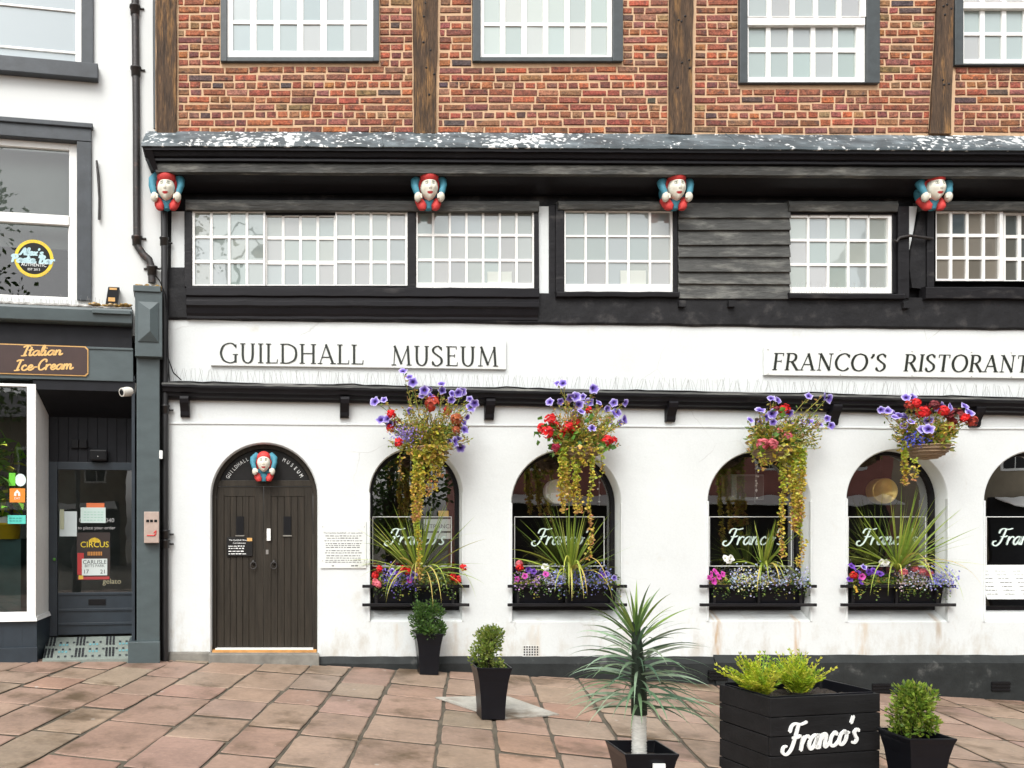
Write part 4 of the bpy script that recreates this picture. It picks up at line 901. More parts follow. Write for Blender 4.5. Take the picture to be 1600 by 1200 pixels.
def geranium_mesh(mb, c, r, base):
    for _ in range(46):
        d = Vector((random.gauss(0,1), random.gauss(0,1)-.5, random.gauss(0,1)+.25)).normalized(); p = c+d*r*random.uniform(.6,1); a = d.cross(Vector((random.random(),random.random(),1))).normalized(); b = d.cross(a); q = r*.36; cl = vary(base,.3)
        mb.idx([p+a*q, p+b*q*.9+d*q*.3, p-a*q, p-b*q*.9+d*q*.2], [(0,1,2,3)], cl, 0, False)
GER = (.68,.012,.014); PNK = (.62,.14,.17); DRK = (.17,.015,.02)
def basket(px, py, label, pet, red, vines, spread, clusters=(), spill=0, lush=0):
    y = -.34; s = 1/S(y); c = Vector((X(px,y), y, Z(py,y))); rng = random.Random(px); random.seed(px)
    t = thing('hanging_basket', label, 'hanging basket', c+Vector((0,0,-.16)), group='hanging baskets over the arched windows')
    P = lambda a, b, dy=0: Vector((X(a,y+dy), y+dy, Z(b,y+dy)))
    w_ = MB(); R0 = .215                                  # woven bowl: stacked rings
    prof = [(.02,-.155)]+[(R0*math.sqrt(1-(1-k/9)**2)*.98+.03*(k/9)*.0+.01*(k % 2), -.155+.155*k/9) for k in range(1,10)]
    w_.lathe(prof, c, 40)
    for k in range(1,10): w_.lathe([(prof[k][0]+.008*math.cos(a*math.pi/3), prof[k][1]+.008*math.sin(a*math.pi/3)) for a in range(7)], c, 40)
    w_.build('wicker_bowl', 'wicker', t)
    so_ = MB(); so_.lathe([(R0-.01,-.01),(R0*.5,.03),(.001,.05)], c, 24); so_.build('compost', 'soil', t)
    br = MB(); br.tube([(c.x,0,c.z+.30),(c.x,-.10,c.z+.34),(c.x,y,c.z+.36)], .012, 8); br.tube([(c.x,0,c.z-.05),(c.x,-.15,c.z+.25),(c.x,y+.02,c.z+.35)], .009, 8)
    br.box(c.x-.02, c.x+.02, -.012, 0, c.z-.1, c.z+.38)
    for a in range(3): br.tube([(c.x+R0*math.cos(a*2.1+.5), y+R0*math.sin(a*2.1+.5), c.z), (c.x,y,c.z+.35)], .003, 5)
    br.build('bracket', 'cast_iron', t)
    f = MB()
    ends = [P(a, b, rng.uniform(-.2,.12)) for a, b in pet]+[P(a, b, rng.uniform(-.2,.08)) for a, b, *_ in red]
    l, r, tp = spread
    for _ in range(72):
        a = rng.uniform(l, r); ends.append(P(a, rng.uniform(tp+8, py-6)+abs(a-px)*.12, rng.uniform(-.22,.18)))
    stems = MB()
    for e in ends:
        b = c+Vector((rng.uniform(-.14,.14), rng.uniform(-.12,.12), .0)); mid = (b+e)/2+Vector((rng.uniform(-.04,.04), rng.uniform(-.03,.03), -.02))
        L = catmull([b, mid, e], 7)
        stems.tube(L, .0035, 4, vary(rng.choice(OLV)), 0, False)
        for q in L[2:-1]:
            for _ in range(3):
                d = Vector((rng.gauss(0,1), rng.gauss(0,1)-.3, rng.gauss(0,.8)+.2)); f.leaf(q+Vector((rng.gauss(0,.012), rng.gauss(0,.012), rng.gauss(0,.012))), d, rng.uniform(.028,.052), rng.uniform(.012,.024), vary(rng.choice(OLV+GREENS[1:2]+YEL[2:]),.25))
    for _ in range(620):                                  # low cushion spilling over the rim
        a = rng.uniform(0,6.283); q = c+Vector((math.cos(a)*R0*rng.uniform(.4,1.15), math.sin(a)*R0*rng.uniform(.4,1.15), rng.uniform(-.05,.24)))
        f.leaf(q, Vector((math.cos(a), math.sin(a), rng.uniform(-.6,.8))), rng.uniform(.038,.068), rng.uniform(.022,.04), vary(rng.choice(OLV+YEL[:2]+GREENS[1:3]),.25))
    for _ in range(spill):                                # leaves hanging over the front of the bowl
        a = -math.pi/2+rng.gauss(0,.75); hz = -.2*rng.random()**1.3; rr = R0*(1.08-.45*(hz/-.2)**2)
        f.leaf(c+Vector((math.cos(a)*rr, math.sin(a)*rr, hz+.02)), Vector((rng.gauss(0,.8), -.5, rng.gauss(-.4,.5))), rng.uniform(.05,.075), rng.uniform(.04,.06), vary(rng.choice(YEL+OLV[:2]),.2))
    for _ in range(lush):                                 # broad green leaves of the geraniums
        a, b, *_h = rng.choice(red); q = P(a+rng.gauss(0,6), b+8+rng.gauss(0,6), -.12+rng.uniform(-.05,.06)); f.leaf(q, Vector((rng.gauss(0,1), -.7, rng.gauss(.1,.6))), .075, .07, vary(rng.choice([(.07,.20,.03),(.12,.28,.04),(.18,.34,.05)]),.2))
    f.build('foliage', 'leaf', t); stems.build('stems', 'leaf', t)
    for (x0, y0, x1, y1, wd, dens) in vines:              # trailing creeping plants
        v = MB(); nst = max(1, int(wd/5))
        for k in range(nst):
            ln = 1-.35*rng.random()*(k > 0); a = x0+(k+.5-nst/2)*wd/nst; e = x1+(k+.5-nst/2)*wd/nst*.8; dy = rng.uniform(-.17,.0)
            wv, ph_ = rng.uniform(.5,2.2), rng.uniform(0,6)
            pts = [P(a+(e-a)*q/14+rng.uniform(-1,1)+wv*math.sin(q*.55+ph_), y0+(y1-y0)*ln*q/14, dy-.03*math.sin(q*.4)) for q in range(15)]
            v.tube(pts, .0025, 4, (.2,.1,.04), 0, False)
            for q in range(int((y1-y0)*ln*dens)):
                u = 13.99*rng.random()**1.15; i = int(u); p = pts[i].lerp(pts[i+1], u-i)+Vector((rng.gauss(0,.011), rng.gauss(0,.008), 0))
                d = Vector((rng.gauss(0,1), rng.gauss(0,.6)-.5, rng.gauss(0,.4)-.15)); tq = u/14+rng.gauss(0,.2); cl = rng.choice([(.40,.50,.05),(.48,.52,.06),(.34,.44,.05)]) if tq < .28 else rng.choice(YEL) if tq < .90 else rng.choice([(.62,.42,.12),(.60,.33,.14),(.62,.46,.12),(.48,.2,.09)])
                v.leaf(p, d, rng.uniform(.022,.048), rng.uniform(.020,.038), vary(cl,.2))
        v.build('trailing_vine', 'leaf', t)
    for a, b, n, hue in clusters:                         # clouds of tiny lobelia flowers
        k = MB(); cc = P(a, b, -.16)
        for _ in range(n):
            p = cc+Vector((rng.gauss(0,.075), rng.gauss(0,.05), rng.gauss(0,.045))); d = Vector((rng.gauss(0,.6), -1, rng.gauss(0,.6)))
            k.leaf(p, Vector((rng.gauss(0,1), -.4, rng.gauss(0,1))), .026, .022, vary(hue,.3))
        tag(k.build('tiny_flowers', 'petal', t), kind='stuff')
    for i, (a, b) in enumerate(pet):
        k = MB(); nn = Vector((rng.gauss((a-px)/160,.45), -1, rng.gauss(.2,.45))).normalized(); petunia_mesh(k, ends[i]+nn*.03, nn, rng.uniform(.040,.060), VIO); k.build('petunia', 'petal', t)
    for i, (a, b, *h) in enumerate(red):
        k = MB(); p = ends[len(pet)+i]+Vector((0,-.06,0)); geranium_mesh(k, p, h[1]*1.22/S(y) if len(h) > 1 else .055, h[0] if h else GER); k.build('geranium', 'petal', t)
    return t
basket(668, 700, 'hanging basket nearest the door with one vine reaching down to the window box',
  [(587,629),(601,627),(630,583),(640,592),(646,598),(660,619),(671,606),(671,621),(664,610),(690,603),(690,612),(705,617),(705,624),(715,614),(722,612),(734,625),(742,629),(735,638),(642,642),(596,658),(607,656),(611,663),(722,662),(724,673),(727,651),(701,690),(708,691),(715,688),(719,700)],
  [(610,648),(674,632,(.42,.05,.025),10),(697,644),(620,662,DRK),(609,670),(622,692),(710,656,(.4,.1,.03),8),(712,672,(.35,.08,.03))],
  [(655,700,651,815,18,3.2),(652,800,655,905,6,2.2),(683,705,684,765,16,1.6),(672,700,670,775,6,1.6),(625,700,626,750,5,.5)], (600,735,605), [(634,676,150,(.26,.2,.5)),(630,684,60,(.2,.16,.45))], 190)
basket(905, 702, 'hanging basket with a big clump of scarlet geraniums on its left side',
  [(872,602),(880,601),(925,608),(929,611),(890,619),(899,621),(912,621),(860,630),(875,627),(904,633),(920,630),(933,632),(960,630),(974,629),(957,649),(962,646),(947,638),(907,646),(895,649),(966,660),(950,659),(972,656),(917,685),(925,671)],
  [(857,657,GER,8),(845,671,GER,8),(853,676,GER,8),(864,668,GER,8),(896,665,GER,8),(884,668,GER,7),(874,681,GER,8),(890,676,GER,7),(862,683,DRK,8),(945,689,GER,7),(954,689,GER,6),(917,642,GER,5),(865,700,(.4,.02,.06),6)],
  [(880,700,883,800,15,3.4),(899,715,902,802,13,2.2),(924,712,922,850,6,1.7),(921,840,921,875,4,1.5),(940,705,941,745,5,1.0)], (862,968,612), (), 50, 60)
basket(1208, 700, 'hanging basket with pink geraniums and the longest golden vines hanging to its right',
  [(1170,659),(1187,644),(1185,661),(1195,652),(1204,625),(1212,627),(1262,621),(1284,620),(1292,623),(1232,646),(1205,647),(1207,659),(1232,661),(1277,665),(1290,655),(1296,666),(1250,662),(1263,662)],
  [(1221,641,GER,7),(1207,643,DRK,6),(1226,683,PNK,6),(1187,694,PNK,8),(1196,689,PNK,7),(1212,675,PNK,5),(1202,695,PNK,7)],
  [(1246,700,1246,830,22,3.4),(1222,708,1222,870,8,2.4),(1250,810,1251,885,8,2.0),(1232,705,1234,770,10,2.0),(1190,704,1192,735,12,1.2)], (1180,1285,630), (), 60, 30)
basket(1447, 697, 'hanging basket with its pale wicker bowl in plain view and mixed red and violet flowers',
  [(1375,641),(1386,644),(1396,655),(1404,652),(1412,654),(1412,666),(1422,662),(1415,623),(1423,622),(1450,660),(1441,673),(1450,672),(1458,671),(1465,634),(1480,637),(1512,647),(1504,637),(1393,648)],
  [(1417,633,(.45,.04,.02),7),(1425,631,GER,6),(1436,646,GER,8),(1452,635,DRK,7),(1467,643,GER,7),(1476,669,GER,6),(1485,653,DRK,11),(1500,654,GER,6),(1511,659,(.45,.05,.03),7)],
  [(1413,695,1413,758,7,3.2),(1430,715,1430,750,8,1.3)], (1392,1500,640), [(1428,687,130,(.08,.1,.5))])

def window_box(k, cx, bar, spiky, flowers, lob, label):
    """trough on two rails; spiky = (px,py,count,reach), flowers = (px,py,kind), lob = (px0,px1,colour,count)"""
    rng = random.Random(k*7); random.seed(k*5+1); l, r = OPEN[k][1], OPEN[k][2]; y = -.05
    t = thing('window_box', label, 'window box', (X(cx), .08, Z(948)), group='planted window boxes on black rails')
    tr = MB(); a, b = X(l)+.03, X(r)-.05; z0, z1 = Z(946), Z(914); m_ = (a+b)/2
    for xa, xb in ((a, m_-.01), (m_+.01, b)):
        tr.hexa([(xa+.02,.005,z0),(xb-.02,.005,z0),(xb-.02,.155,z0),(xa+.02,.155,z0)], [(xa,-.02,z1),(xb,-.02,z1),(xb,.17,z1),(xa,.17,z1)])
        tr.box(xa-.008, xb+.008, -.03, .172, z1-.03, z1+.004)
    tr.build('trough', 'pot_plastic', t, bevel=.006)
    for py in (916, 945):
        q = MB(); q.box(X(bar[0],y), X(bar[1],y), y-.022, y+.006, Z(py+2.4,y), Z(py-2.4,y)); q.build('rail', 'black_paint', t, bevel=.004)
    for px in (l+10, (l+r)/2, r-14): q = MB(); q.box(X(px,y)-.014, X(px,y)+.014, y+.006, y+.016, Z(945,y), Z(916,y)); q.build('rail_strap', 'black_paint', t)
    f = MB(); a, b = X(l)+.02, X(r)-.03
    for _ in range(520):
        p = Vector((rng.uniform(a,b), rng.uniform(-.09,.15), Z(912)+rng.uniform(-.02,.13)*rng.random()))
        f.leaf(p, Vector((rng.gauss(0,1), rng.gauss(0,.8)-.5, rng.gauss(.2,.7))), rng.uniform(.03,.06), rng.uniform(.016,.035), vary(rng.choice(GREENS+OLV),.25))
    for _ in range(38):
        x = rng.uniform(a,b); p = Vector((x, -.07, Z(914)))
        for i in range(rng.randint(2,7)):
            p = p+Vector((rng.gauss(0,.012), -.004, -.022)); f.leaf(p, Vector((rng.gauss(0,1), -.5, rng.gauss(-.2,.5))), .03, .016, vary(rng.choice(GREENS+GREENS+OLV[:3]),.3))
    f.build('foliage', 'leaf', t)
    for i, (p0, p1, hue, n) in enumerate(lob):
        q = MB()
        for _ in range(n):
            dz = rng.gauss(.015,.065); p = Vector((X(rng.uniform(p0,p1)), -.12+rng.uniform(-.04,.08), Z(905)+dz)); q.leaf(p, Vector((rng.gauss(0,1), -.4, rng.gauss(0,1))), .026, .020, vary(hue,.3))
        tag(q.build('tiny_flowers', 'petal', t), kind='stuff')
    for px, py, kd in flowers:
        q = MB(); dy = -.10+rng.uniform(-.05,.03); p = Vector((X(px,dy), dy, Z(py,dy)))
        if kd in (GER, PNK, DRK): geranium_mesh(q, p, .045, kd); q.build('geranium', 'petal', t)
        else: petunia_mesh(q, p, Vector((rng.gauss(0,.4),-1,rng.gauss(.35,.3))), rng.uniform(.034,.044), kd); q.build('petunia', 'petal', t)
    px, py, n, reach = spiky; q = MB(); base = Vector((X(px,.05), .03, Z(py,.05)))
    for i in range(n):
        u = (i+.5)/n; el = R(82-80*u**1.15+rng.uniform(-8,8)); az = rng.uniform(0,6.283)
        d = Vector((math.cos(az)*math.cos(el), math.sin(az)*math.cos(el)*.75-.22, math.sin(el)))
        if d.y > .25: d.y = -d.y*.6
        if i >= n-12: el = R(rng.uniform(25,60)); d = Vector((rng.gauss(0,.55), -.8, math.sin(el)*1.1))
        cl = rng.choice([(.25,.36,.05),(.32,.42,.06),(.18,.28,.04),(.40,.45,.08)]) if u < .8 else rng.choice([(.50,.50,.09),(.56,.44,.12),(.36,.44,.08)])
        q.blade(base+Vector((rng.gauss(0,.012), rng.gauss(0,.012), rng.uniform(0,.05))), d, reach*rng.uniform(.78,1.12), .026, rng.uniform(.03,.25) if u < .6 else rng.uniform(.3,1.0) if i < n-12 else rng.uniform(1.5,2.6), vary(cl,.15), 9)
    q.build('spiky_plant', 'leaf', t)
window_box(1, 650, (566,733), (654,903,62,.88), [(586,899,GER),(592,889,GER),(630,889,GER),(637,893,GER),(724,887,GER),(716,905,GER),(708,901,GER),(586,909,PNK),(591,913,PNK),(613,893,VIO),(622,896,PUR),(640,906,MAG),(646,899,VIO)], [(595,650,(.16,.12,.5),260),(650,700,(.2,.3,.12),120)], 'window box under the window nearest the door with red geraniums at both ends')
window_box(2, 885, (793,979), (890,905,68,.90), [(811,881,PNK),(812,887,GER),(826,890,PUR),(834,893,PUR),(820,900,MAG),(852,886,WHF),(853,897,MAG),(940,899,PUR),(948,897,VIO),(960,903,VIO),(808,905,MAG)], [(845,880,(.45,.45,.6),200),(890,950,(.22,.25,.6),280),(800,840,(.4,.25,.5),110),(860,875,(.25,.3,.7),60)], 'window box below the scarlet basket with blue lobelia trailing over its rails')
window_box(3, 1185, (1093,1275), (1192,893,44,.60), [(1134,872,WHF),(1143,872,WHF),(1139,876,WHF),(1112,897,MAG),(1118,893,MAG),(1130,897,MAG),(1124,901,MAG),(1109,903,MAG),(1116,908,MAG)], [(1135,1255,(.45,.5,.72),460),(1140,1200,(.6,.6,.3),140)], 'window box with magenta petunias at its left end and the smallest spiky plant')
window_box(4, 1402, (1313,1492), (1402,893,70,.90), [(1331,884,PUR),(1340,892,PUR),(1358,894,PUR),(1366,892,PUR),(1375,896,PUR),(1333,899,GER),(1347,901,MAG),(1378,878,WHF),(1384,879,WHF),(1350,886,VIO),(1412,894,PNK),(1430,889,PNK),(1441,893,PNK),(1452,896,PNK),(1328,905,PUR),(1345,908,PUR),(1338,921,(( .5,.3,.03),(.6,.35,.03),(.65,.4,.05),(.65,.4,.05)))], [(1390,1440,(.6,.5,.5),140),(1440,1482,(.2,.2,.6),220),(1400,1470,(.5,.52,.7),170)], 'window box with deep purple petunias under the brass lamp window')
def menu_board():
    y = .06; o = thing('menu_board', 'pale menu sheet leaning in the window at the right edge', 'menu', (X(1600), y, Z(938)))
    m = MB(); m.hexa([(X(1550),y,Z(937)),(X(1668),y,Z(937)),(X(1668),y+.01,Z(937)),(X(1550),y+.01,Z(937))],[(X(1541),y+.13,Z(884)),(X(1660),y+.13,Z(884)),(X(1660),y+.14,Z(884)),(X(1541),y+.14,Z(884))]); m.build('sheet', 'white_board', o)
    q = MB(); rnd = random.Random(6)
    for c in range(4):
        for k in range(7):
            f = (k+1)/8.5; words(q, X(1552+28*c-8*f), X(1574+28*c-8*f), Z(935-50*f), .006, y+.13*f-.002, rnd, False, .8)
    q.build('lettering', 'print_grey', o)
menu_board()

# interior fittings seen through the arched windows
def lamp(px, py, y, label, m, r, nm='wall_lamp'):
    o = thing(nm, label, 'lamp', (X(px,y), y, Z(py,y)-r))
    d = MB(); c = Vector((X(px,y), y, Z(py,y)))
    rg = lambda rr, yy: [(c.x+rr*math.cos(k*math.pi/18), c.y+yy, c.z+rr*math.sin(k*math.pi/18)) for k in range(36)]
    R_ = [rg(r,.12), rg(r,.0), rg(r*.93,-.012), rg(r*.9,.008), rg(.001,.012)]
    d.idx([p for q in R_ for p in q], [(j*36+k, j*36+(k+1) % 36, (j+1)*36+(k+1) % 36, (j+1)*36+k) for j in range(4) for k in range(36)], None, 0, True)
    d.build('lamp_shade', m, o)
    w_ = MB(); w_.tube([c+Vector((0,.06,r*.9)), c+Vector((0,.06,2.9-c.z+r))], .005, 6); w_.build('cord', 'black_plastic', o)
lamp(1383, 767, .36, 'round brass drum lamp behind the glass over the deep purple window box', 'brass', .155)
lamp(872, 768, .36, 'pale ribbed round lamp behind the golden vine in the second arched window', 'cream_plastic', .15)
def speaker():
    y = .4; o = thing('heater_unit', 'grey boxed wall unit hanging inside the third arched window', 'heater', (X(1168,y), y, Z(781,y)))
    b = MB(); b.box(X(1143,y), X(1194,y), y, y+.25, Z(781,y), Z(741,y)); b.build('casing', 'unit_grey', o, bevel=.01)
    f = MB(); f.box(X(1151,y), X(1192,y), y-.008, y, Z(779,y), Z(744,y)); f.build('front_panel', 'unit_dark', o, bevel=.004)
mat('unit_grey', (.22,.23,.23), .5); mat('unit_dark', (.08,.08,.08), .5); mat('amber', (.8,.5,.08), .5); mat('window_blue_green', (.03,.09,.09), .6, (3,.4))
speaker()
def small_notice():
    y = .24; o = thing('entrance_notice', 'white ENTRANCE notice with an arrow inside the window nearest the door', 'notice', (X(685,y), y, Z(842,y)))
    b = MB(); b.box(X(662,y), X(704,y), y, y+.004, Z(830,y), Z(811,y)); b.box(X(664,y), X(704,y), y, y+.004, Z(842,y), Z(832.5,y)); b.build('sheet', 'white_board', o)
    l = MB(); l.text('ENTRANCE', lambda v: (X(683,y)+v.x, y-.002-v.z*.5, Z(825.5,y)+v.y), .072); l.box(X(668,y), X(694,y), y-.003, y, Z(832.2,y), Z(830.6,y)); l.build('lettering', 'print_grey', o)
    q = MB(); q.box(X(685,y), X(701,y), y, y+.004, Z(807,y), Z(798,y)); tag(q.build('yellow_card', 'amber'), 'small amber card above the ENTRANCE notice in the window', 'card')
small_notice()
def bead_strings():
    y = .30; rnd = random.Random(3); o = thing('bead_lights', 'strings of small white bead lights hanging inside the arched windows', 'string lights', (X(625,y), y, Z(790,y)))
    for px, t, b in ((625,703,750),(642,703,760),(936,720,790),(1181,705,785),(1183,720,770)):
        m = MB(); m.tube([(X(px,y),y,Z(t,y)),(X(px+rnd.uniform(-3,2),y),y,Z(b,y))], .0015, 4, None, 0, False); n = 7
        for k in range(n): m.ball((X(px+rnd.uniform(-2,2),y), y, Z(t+(b-t)*(k+.4)/n,y)), .012, 8, 6)
        m.build('bead_string', 'letter_white', o)
bead_strings()

# ------------------------------------------------------------------ pots and planter on the pavement
def pot_mesh():
    m = MB(); H = .47; prof = [(.105,0),(.108,.10),(.116,.22),(.130,.34),(.148,.43),(.158,.462),(.158,.47),(.146,.47),(.140,.44),(.120,.36)]
    vv = []
    for h, z in prof: vv += [(-h,-h,z),(h,-h,z),(h,h,z),(-h,h,z)]
    m.idx(vv, [(4*i+k, 4*i+(k+1) % 4, 4*i+4+(k+1) % 4, 4*i+4+k) for i in range(len(prof)-1) for k in range(4)]+[(0,3,2,1)], None, 0, False)
    m.face([(-.13,-.13,.40),(.13,-.13,.40),(.13,.13,.40),(-.13,.13,.40)], None, 1)
    return m
POTS = 'black tapered pots on the pavement'
first_pot = None
def pot(x, y, label):
    global first_pot
    t = thing('potted_plant', label, 'potted plant', (x, y, g(x,y)+.004), group=POTS)
    if first_pot is None:
        m = pot_mesh(); m.v = [v+ORG[t] for v in m.v]; first_pot = m.build('pot', ['pot_plastic','soil'], t, bevel=.003)
    else:
        c = first_pot.copy(); col0.objects.link(c); c.parent = t
    return t
def shrub(t, w_, h, z0, seed, pal, n, lean=0, L=.03, two=False):
    rng = random.Random(seed); random.seed(seed); b = ORG[t]; f = MB(); st = MB()
    cl = []
    for k in range(26):
        u = rng.random(); rr = w_*(.55+.5*math.sin(math.pi*min(1,u*.8+.25)))*rng.uniform(.3,.85); a = rng.uniform(0,6.283)
        cl.append((Vector((math.cos(a)*rr+lean*u, math.sin(a)*rr, z0+h*u)), rng.uniform(.35,.6)*w_))
    if two: cl = [(c, r) for c, r in cl if not (c.z > z0+h*.75 and abs(c.x) < w_*.25)]
    for c, r in cl:
        st.tube([b+Vector((0,0,z0-.06)), b+Vector((c.x*.4,c.y*.4,(z0+c.z)/2)), b+c], .004, 5, None, 0, False)
        for _ in range(n//26):
            d = Vector((rng.gauss(0,1), rng.gauss(0,1), rng.gauss(0,1))).normalized(); p = c+d*r*rng.random()**.45
            f.leaf(b+p, d+Vector((0,0,.7)), L*rng.uniform(.7,1.3), L*rng.uniform(.45,.75), vary(rng.choice(pal),.25))
    f.build('leaves', 'leaf', t); st.build('twigs', 'bark', t)
t = pot(X(668,-.22), -.24, 'black tapered pot with a round dark green box bush against the white wall'); shrub(t, .19, .31, .46, 1, [(.05,.115,.02),(.07,.15,.025),(.035,.08,.015),(.10,.19,.04)], 2600, 0, .034, True)
p2 = (1.66, -2.13); t = pot(*p2, 'black tapered pot with an upright light green box bush on the pale paving diamond'); shrub(t, .15, .33, .44, 2, [(.15,.22,.03),(.20,.27,.04),(.10,.16,.025),(.26,.30,.07)], 2600, .0, .028)
t = pot(4.17, -3.92, 'black tapered pot with a two tiered bright green bush right of the wooden planter'); shrub(t, .125, .33, .45, 3, [(.17,.27,.025),(.23,.33,.035),(.10,.18,.02),(.29,.36,.06)], 2600, -.01, .032)
def dracaena():
    x, y = 2.00, -4.62; t = pot(x, y, 'black tapered pot with a spiky palm like plant on a white ringed stem'); b = ORG[t]; rng = random.Random(12); random.seed(12)
    tr = MB(); prof = []
    for k in range(44): prof.append((.041-.004*k/60+(.005 if k % 2 else 0)+random.uniform(-.001,.001), .30+.37*k/43))
    tr.lathe(prof, b+Vector((-.02,-.02,0)), 18); tr.build('ringed_stem', 'trunk_white', t)
    cr = MB(); cr.tube([b+Vector((-.02,-.02,.67)), b+Vector((-.022,-.02,.9)), b+Vector((-.04,-.02,1.22))], [.046,.042,.022], 12, (.02,.035,.02)); cr.build('crown_core', 'leaf', t)
    f = MB(); n = 135
    for i in range(n):
        u = i/n; z = .70+.50*u; az = i*2.39996; el = R(8+64*u**3.0+rng.uniform(-7,7))
        d = Vector((math.cos(az)*math.cos(el), math.sin(az)*math.cos(el), math.sin(el))); L = (.42+.05*rng.random())*(1-.36*u**2)
        cl = rng.choice([(.17,.27,.15),(.12,.21,.12),(.27,.37,.25),(.07,.14,.08)]) if u < .8 else rng.choice([(.15,.25,.05),(.21,.31,.07),(.10,.18,.05)])
        q = b+Vector((-.02-.02*u, -.02, z))+Vector((d.x,d.y,0))*.03
        f.blade(q, d, L, .022, rng.uniform(.45,.95) if u < .85 else rng.uniform(.25,.7), vary(cl,.15), 8)
    f.build('sword_leaves', 'leaf', t)
    lb = MB(); lb.box(b.x+.005, b.x+.075, b.y-.163, b.y-.150, b.z+.36, b.z+.415); lb.build('price_label', 'letter_white', t)
dracaena()
def planter():
    a0 = R(11); near = Vector((3.23, -3.82)); ex = Vector((math.cos(a0), math.sin(a0)))
    # the long side runs to the right and slightly away, the short side to the back
    fx, fy = .90, .52
    gz = min(g(near.x+a*ex.x, near.y+a*ex.y) for a in (0,fx)); H = .404-gz
    fr = Matrix.Translation((near.x, near.y, gz)) @ Matrix.Rotation(a0, 4, 'Z')
    t = thing('wooden_planter', "black boarded planter box lettered Franco's with two golden conifers", 'planter', (0,0,0), frame=fr)
    b = MB(); n = 5; h = H/n
    for k in range(n):
        j = lambda: random.uniform(-.003,.003)
        z0, z1 = k*h+.003, (k+1)*h-.003
        b.box(0+j(), fx+j(), 0, .022, z0, z1); b.box(0+j(), fx, fy-.022, fy, z0, z1); b.box(0, .022, .0225, fy-.0225, z0+j(), z1); b.box(fx-.022, fx, .0225, fy-.0225, z0, z1)
    for x_ in (.024, fx-.06): b.box(x_, x_+.036, .0225, .055, 0, H-.01); b.box(x_, x_+.036, fy-.055, fy-.0225, 0, H-.01)
    b.build('boarding', 'planter_wood', t, bevel=.003)
    l = MB(); zt = H+.006; i = .026
    for k, (x0, x1, y0, y1) in enumerate(((i,fx-i,i,i+.014),(i,fx-i,fy-i-.014,fy-i),(i,i+.014,i+.014,fy-i-.014),(fx-i-.014,fx-i,i+.014,fy-i-.014))): l.box(x0,x1,y0,y1,H-.2,zt+(.012 if k % 2 else 0))
    l.build('liner', 'pot_plastic', t, bevel=.003)
    s = MB(); nx, ny = 26, 14; vv = [(.04+(fx-.08)*q/nx, .04+(fy-.08)*p/ny, H-.055+random.uniform(-.01,.012)) for p in range(ny+1) for q in range(nx+1)]
    s.idx(vv, [(p*(nx+1)+q, p*(nx+1)+q+1, (p+1)*(nx+1)+q+1, (p+1)*(nx+1)+q) for p in range(ny) for q in range(nx)], None, 0, False); s.build('soil', 'soil', t)
    m = MB(); pen = Pen(m, lambda u, v, d: (.15+u, d, H*.44+v), .007)
    script(pen, "Franco's", .56, .098, .022, .2, .07); m.build('lettering', 'letter_white', t)
    for px, seed, lx in ((.15,5,-.085),(.46,6,-.02)):
        rng = random.Random(seed); random.seed(seed); f = MB(); c = Vector((px, .26, H-.05))
        for k in range(95):
            az = rng.uniform(0,6.283); el = R(rng.uniform(38,88)); d = Vector((math.cos(az)*math.cos(el)+lx*4, math.sin(az)*math.cos(el), math.sin(el))).normalized(); L = rng.uniform(.15,.34); p = c+Vector((rng.gauss(0,.02),rng.gauss(0,.02),.02))
            cl = rng.choice([(.48,.56,.03),(.36,.48,.025),(.58,.60,.07),(.24,.38,.03)])
            for q in range(11):
                u = q/10; pt = p+d*L*u+Vector((0,0,-.03*u*u))
                for sgn in (-1,1,0):
                    side = d.cross(Vector((rng.gauss(0,.3), rng.gauss(0,.3), 1))).normalized()*sgn
                    f.leaf(pt, d*.9+side*.8, .052*(1.15-.6*u), .011, vary(cl,.2))
        f.build('golden_conifer', 'leaf', t)
planter()

